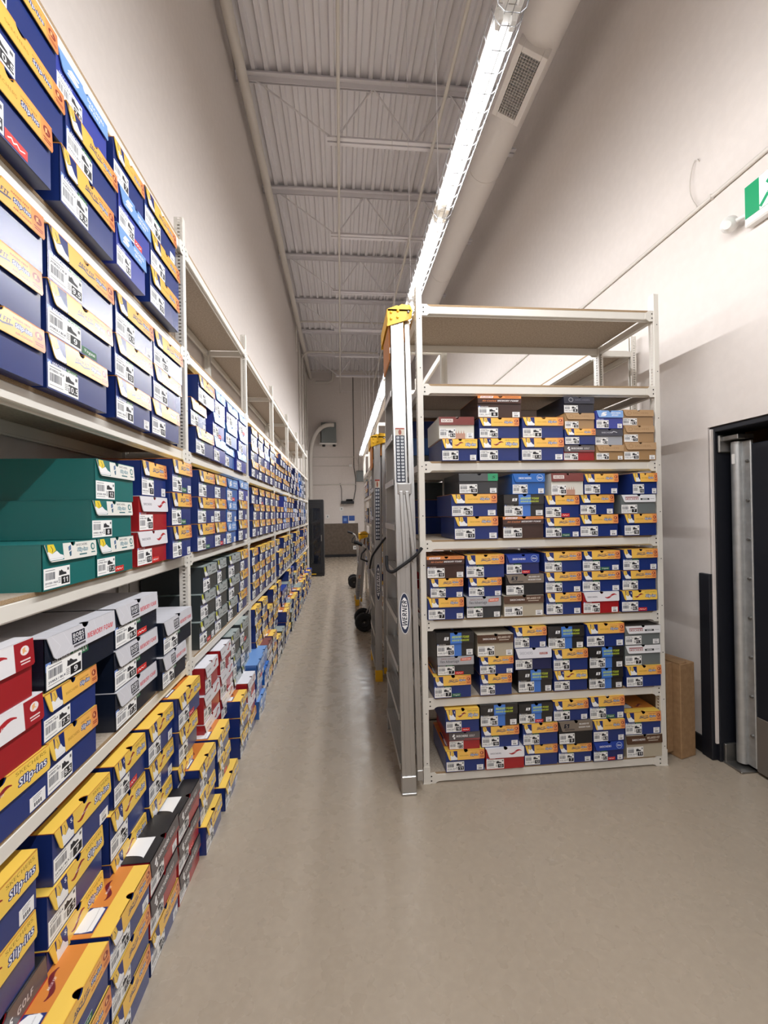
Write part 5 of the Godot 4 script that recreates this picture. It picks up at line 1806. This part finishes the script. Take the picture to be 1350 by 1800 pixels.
func back_wall_things() -> void:
	var z := BACK
	var mb := MB.new()
	# tall black cabinet at the end of the wall racks
	var cab := thing("cabinet", "tall black metal cabinet standing at the end of the wall racks", "cabinet", Vector3(-0.74, 0, -11.4))
	mb.box(Vector3(-0.40, 0, -0.5), Vector3(0.285, 1.97, 0.0), 0.008)
	part("body", mb.mesh(M.black), cab)
	mb = MB.new()
	mb.box(Vector3(-0.36, 0.08, 0.0), Vector3(0.245, 1.9, 0.018), 0.006)
	part("door", mb.mesh(M.black), cab)
	mb = MB.new()
	mb.box(Vector3(-0.06, 0.32, 0.019), Vector3(0.20, 1.75, 0.022))
	part("glass_pane", mb.mesh(M.glass), cab)
	mb = MB.new()
	mb.box(Vector3(0.215, 0.9, 0.018), Vector3(0.235, 1.06, 0.035), 0.004)
	part("handle", mb.mesh(M.bolt), cab)
	mb = MB.new()
	mb.box(Vector3(-0.2, 0.045, 0.001), Vector3(0.08, 0.07, 0.006))
	part("yellow_strip", mb.mesh(M.yellow), cab)
	# grey equipment box high on the wall with a bracket under it
	var eq := thing("equipment_box", "grey metal equipment box mounted high on the far wall", "equipment box", Vector3(-0.4, 4.12, z + 0.004))
	mb = MB.new()
	mb.box(Vector3(-0.27, 0.06, 0.0), Vector3(0.27, 0.8, 0.34), 0.012)
	part("case", mb.mesh(M.grey_metal), eq)
	mb = MB.new()
	mb.box(Vector3(-0.34, 0.0, 0.0), Vector3(0.29, 0.05, 0.37), 0.006)
	mb.box(Vector3(-0.34, 0.0, 0.0), Vector3(-0.31, 0.5, 0.05), 0.004)
	part("bracket", mb.mesh(M.plastic_white), eq)
	for s in [-1, 1]:
		mb = MB.new()
		mb.box(Vector3(s * 0.19 - 0.05, -0.06, 0.12), Vector3(s * 0.19 + 0.05, 0.0, 0.3), 0.01)
		part("damper", mb.mesh(M.black), eq)
	mb = MB.new()
	var cv := Curve3D.new()
	cv.add_point(Vector3(-1.07, 2.0, -15.85))
	cv.add_point(Vector3(-1.06, 3.4, -15.85), Vector3(0, -0.4, 0), Vector3(0, 0.6, 0))
	cv.add_point(Vector3(-0.62, 4.72, -15.88), Vector3(-0.36, -0.22, 0), Vector3(0.16, 0.08, 0))
	cv.add_point(Vector3(-0.2, 4.80, -15.9), Vector3(-0.2, 0.01, 0), Vector3(0.1, 0, 0))
	var pts := PackedVector3Array()
	for k in 26:
		pts.append(cv.sample_baked(cv.get_baked_length() * k / 25.0, true))
	mb.tube(pts, 0.075, 14)
	solo("exhaust_pipe", mb.mesh(M.pipe), "white pipe curving up from the corner over the grey equipment box", "pipe")
	# surface conduits and cables
	var lines := [
		["upper thin conduit across the far wall", [Vector3(-1.1, 3.69, z + 0.016), Vector3(0.5, 3.69, z + 0.016), Vector3(0.62, 3.62, z + 0.016), Vector3(0.66, 3.45, z + 0.016)], 0.014],
		["middle thin conduit across the far wall with a junction box", [Vector3(-1.1, 3.37, z + 0.014), Vector3(0.68, 3.37, z + 0.014)], 0.011],
		["lower conduit across the far wall", [Vector3(-1.1, 2.675, z + 0.02), Vector3(0.56, 2.68, z + 0.02)], 0.022],
	]
	for l in lines:
		mb = MB.new()
		mb.tube(PackedVector3Array(l[1]), l[2], 8)
		solo("wall_conduit", mb.mesh(M.pipe), l[0], "conduit")
	mb = MB.new()
	mb.tube(PackedVector3Array([Vector3(0.52, 6.7, z + 0.014), Vector3(0.5, 3.3, z + 0.014), Vector3(0.56, 2.9, z + 0.02), Vector3(0.55, 2.5, z + 0.03), Vector3(0.47, 2.1, z + 0.05)]), 0.014, 8)
	solo("black_cable", mb.mesh(M.cable), "long dark cable hanging down the far wall to the device", "cable")
	mb = MB.new()
	mb.tube(PackedVector3Array([Vector3(-0.02, 2.72, z + 0.02), Vector3(0.03, 2.5, z + 0.02), Vector3(0.03, 2.08, z + 0.05)]), 0.01, 8)
	solo("black_cable", mb.mesh(M.cable), "short dark cable from the lower conduit to the device", "cable")
	mb = MB.new()
	mb.box(Vector3(0.32, 3.33, z), Vector3(0.44, 3.43, z + 0.05), 0.006)
	solo("junction_box", mb.mesh(M.plastic_white), "small white junction box on the far wall's middle conduit", "junction box")
	var dev := thing("network_device", "black device bracketed to the far wall with two cables", "device", Vector3(0.25, 1.93, z))
	mb = MB.new()
	mb.box(Vector3(-0.25, 0.03, 0.01), Vector3(0.23, 0.13, 0.26), 0.012)
	part("case", mb.mesh(M.black), dev)
	mb = MB.new()
	mb.box(Vector3(-0.06, 0.13, 0.03), Vector3(0.19, 0.20, 0.2), 0.02)
	part("upper_unit", mb.mesh(M.rubber), dev)
	mb = MB.new()
	mb.box(Vector3(-0.16, 0.0, 0.0), Vector3(-0.03, 0.035, 0.22), 0.004)
	part("bracket", mb.mesh(M.bolt), dev)
	var plates := [["white socket plate on the far wall under the black device", Vector3(0.02, 1.78, z)], ["white socket plate low on the brown panel", Vector3(0.49, 0.335, z + 0.025)], ["white switch plate beside the black cabinet", Vector3(-0.5, 1.5, z)]]
	for p in plates:
		var o := thing("socket_plate", p[0], "socket", p[1])
		mb = MB.new()
		mb.box(Vector3(-0.07, -0.07, 0), Vector3(0.07, 0.07, 0.012), 0.004)
		part("plate", mb.mesh(M.plastic_white), o)
		mb = MB.new()
		mb.box(Vector3(-0.02, -0.03, 0.011), Vector3(0.02, 0.03, 0.014))
		part("socket", mb.mesh(M.grey_metal), o)
	for k in 2:
		mb = MB.new()
		mb.box(Vector3(-0.108, -0.14, 0), Vector3(0.108, 0.14, 0.008), 0.002)
		var o := thing("notice", ["blue printed notice above the brown panel, left one", "blue printed notice above the brown panel, right one with white foot"][k], "notice", Vector3(0.15 + 0.24 * k, 1.38, z))
		part("board", mb.mesh(M.tile_blue), o)
		mb = MB.new()
		if k == 0: mb.box(Vector3(-0.06, -0.06, 0.008), Vector3(0.05, 0.05, 0.0095))
		else: mb.box(Vector3(-0.108, -0.14, 0.008), Vector3(0.108, -0.05, 0.0095))
		part("print", mb.mesh(M.plastic_white if k else M.tile_pale), o)
	var pan := thing("electrical_panel", "grey electrical panel on the far wall beside the rack posts", "electrical panel", Vector3(0.72, 2.78, z))
	mb = MB.new()
	mb.box(Vector3(-0.13, 0.0, 0), Vector3(0.3, 0.4, 0.1), 0.008)
	part("case", mb.mesh(M.grey_metal), pan)
	mb = MB.new()
	mb.box(Vector3(-0.10, 0.04, 0.1), Vector3(0.27, 0.36, 0.108), 0.004)
	part("door", mb.mesh(M.grey_metal), pan)
	mb = MB.new()
	mb.tube(PackedVector3Array([Vector3(0.0, 0.4, 0.04), Vector3(0.0, 0.95, 0.04)]), 0.03, 8)
	part("riser", mb.mesh(M.pipe), pan)
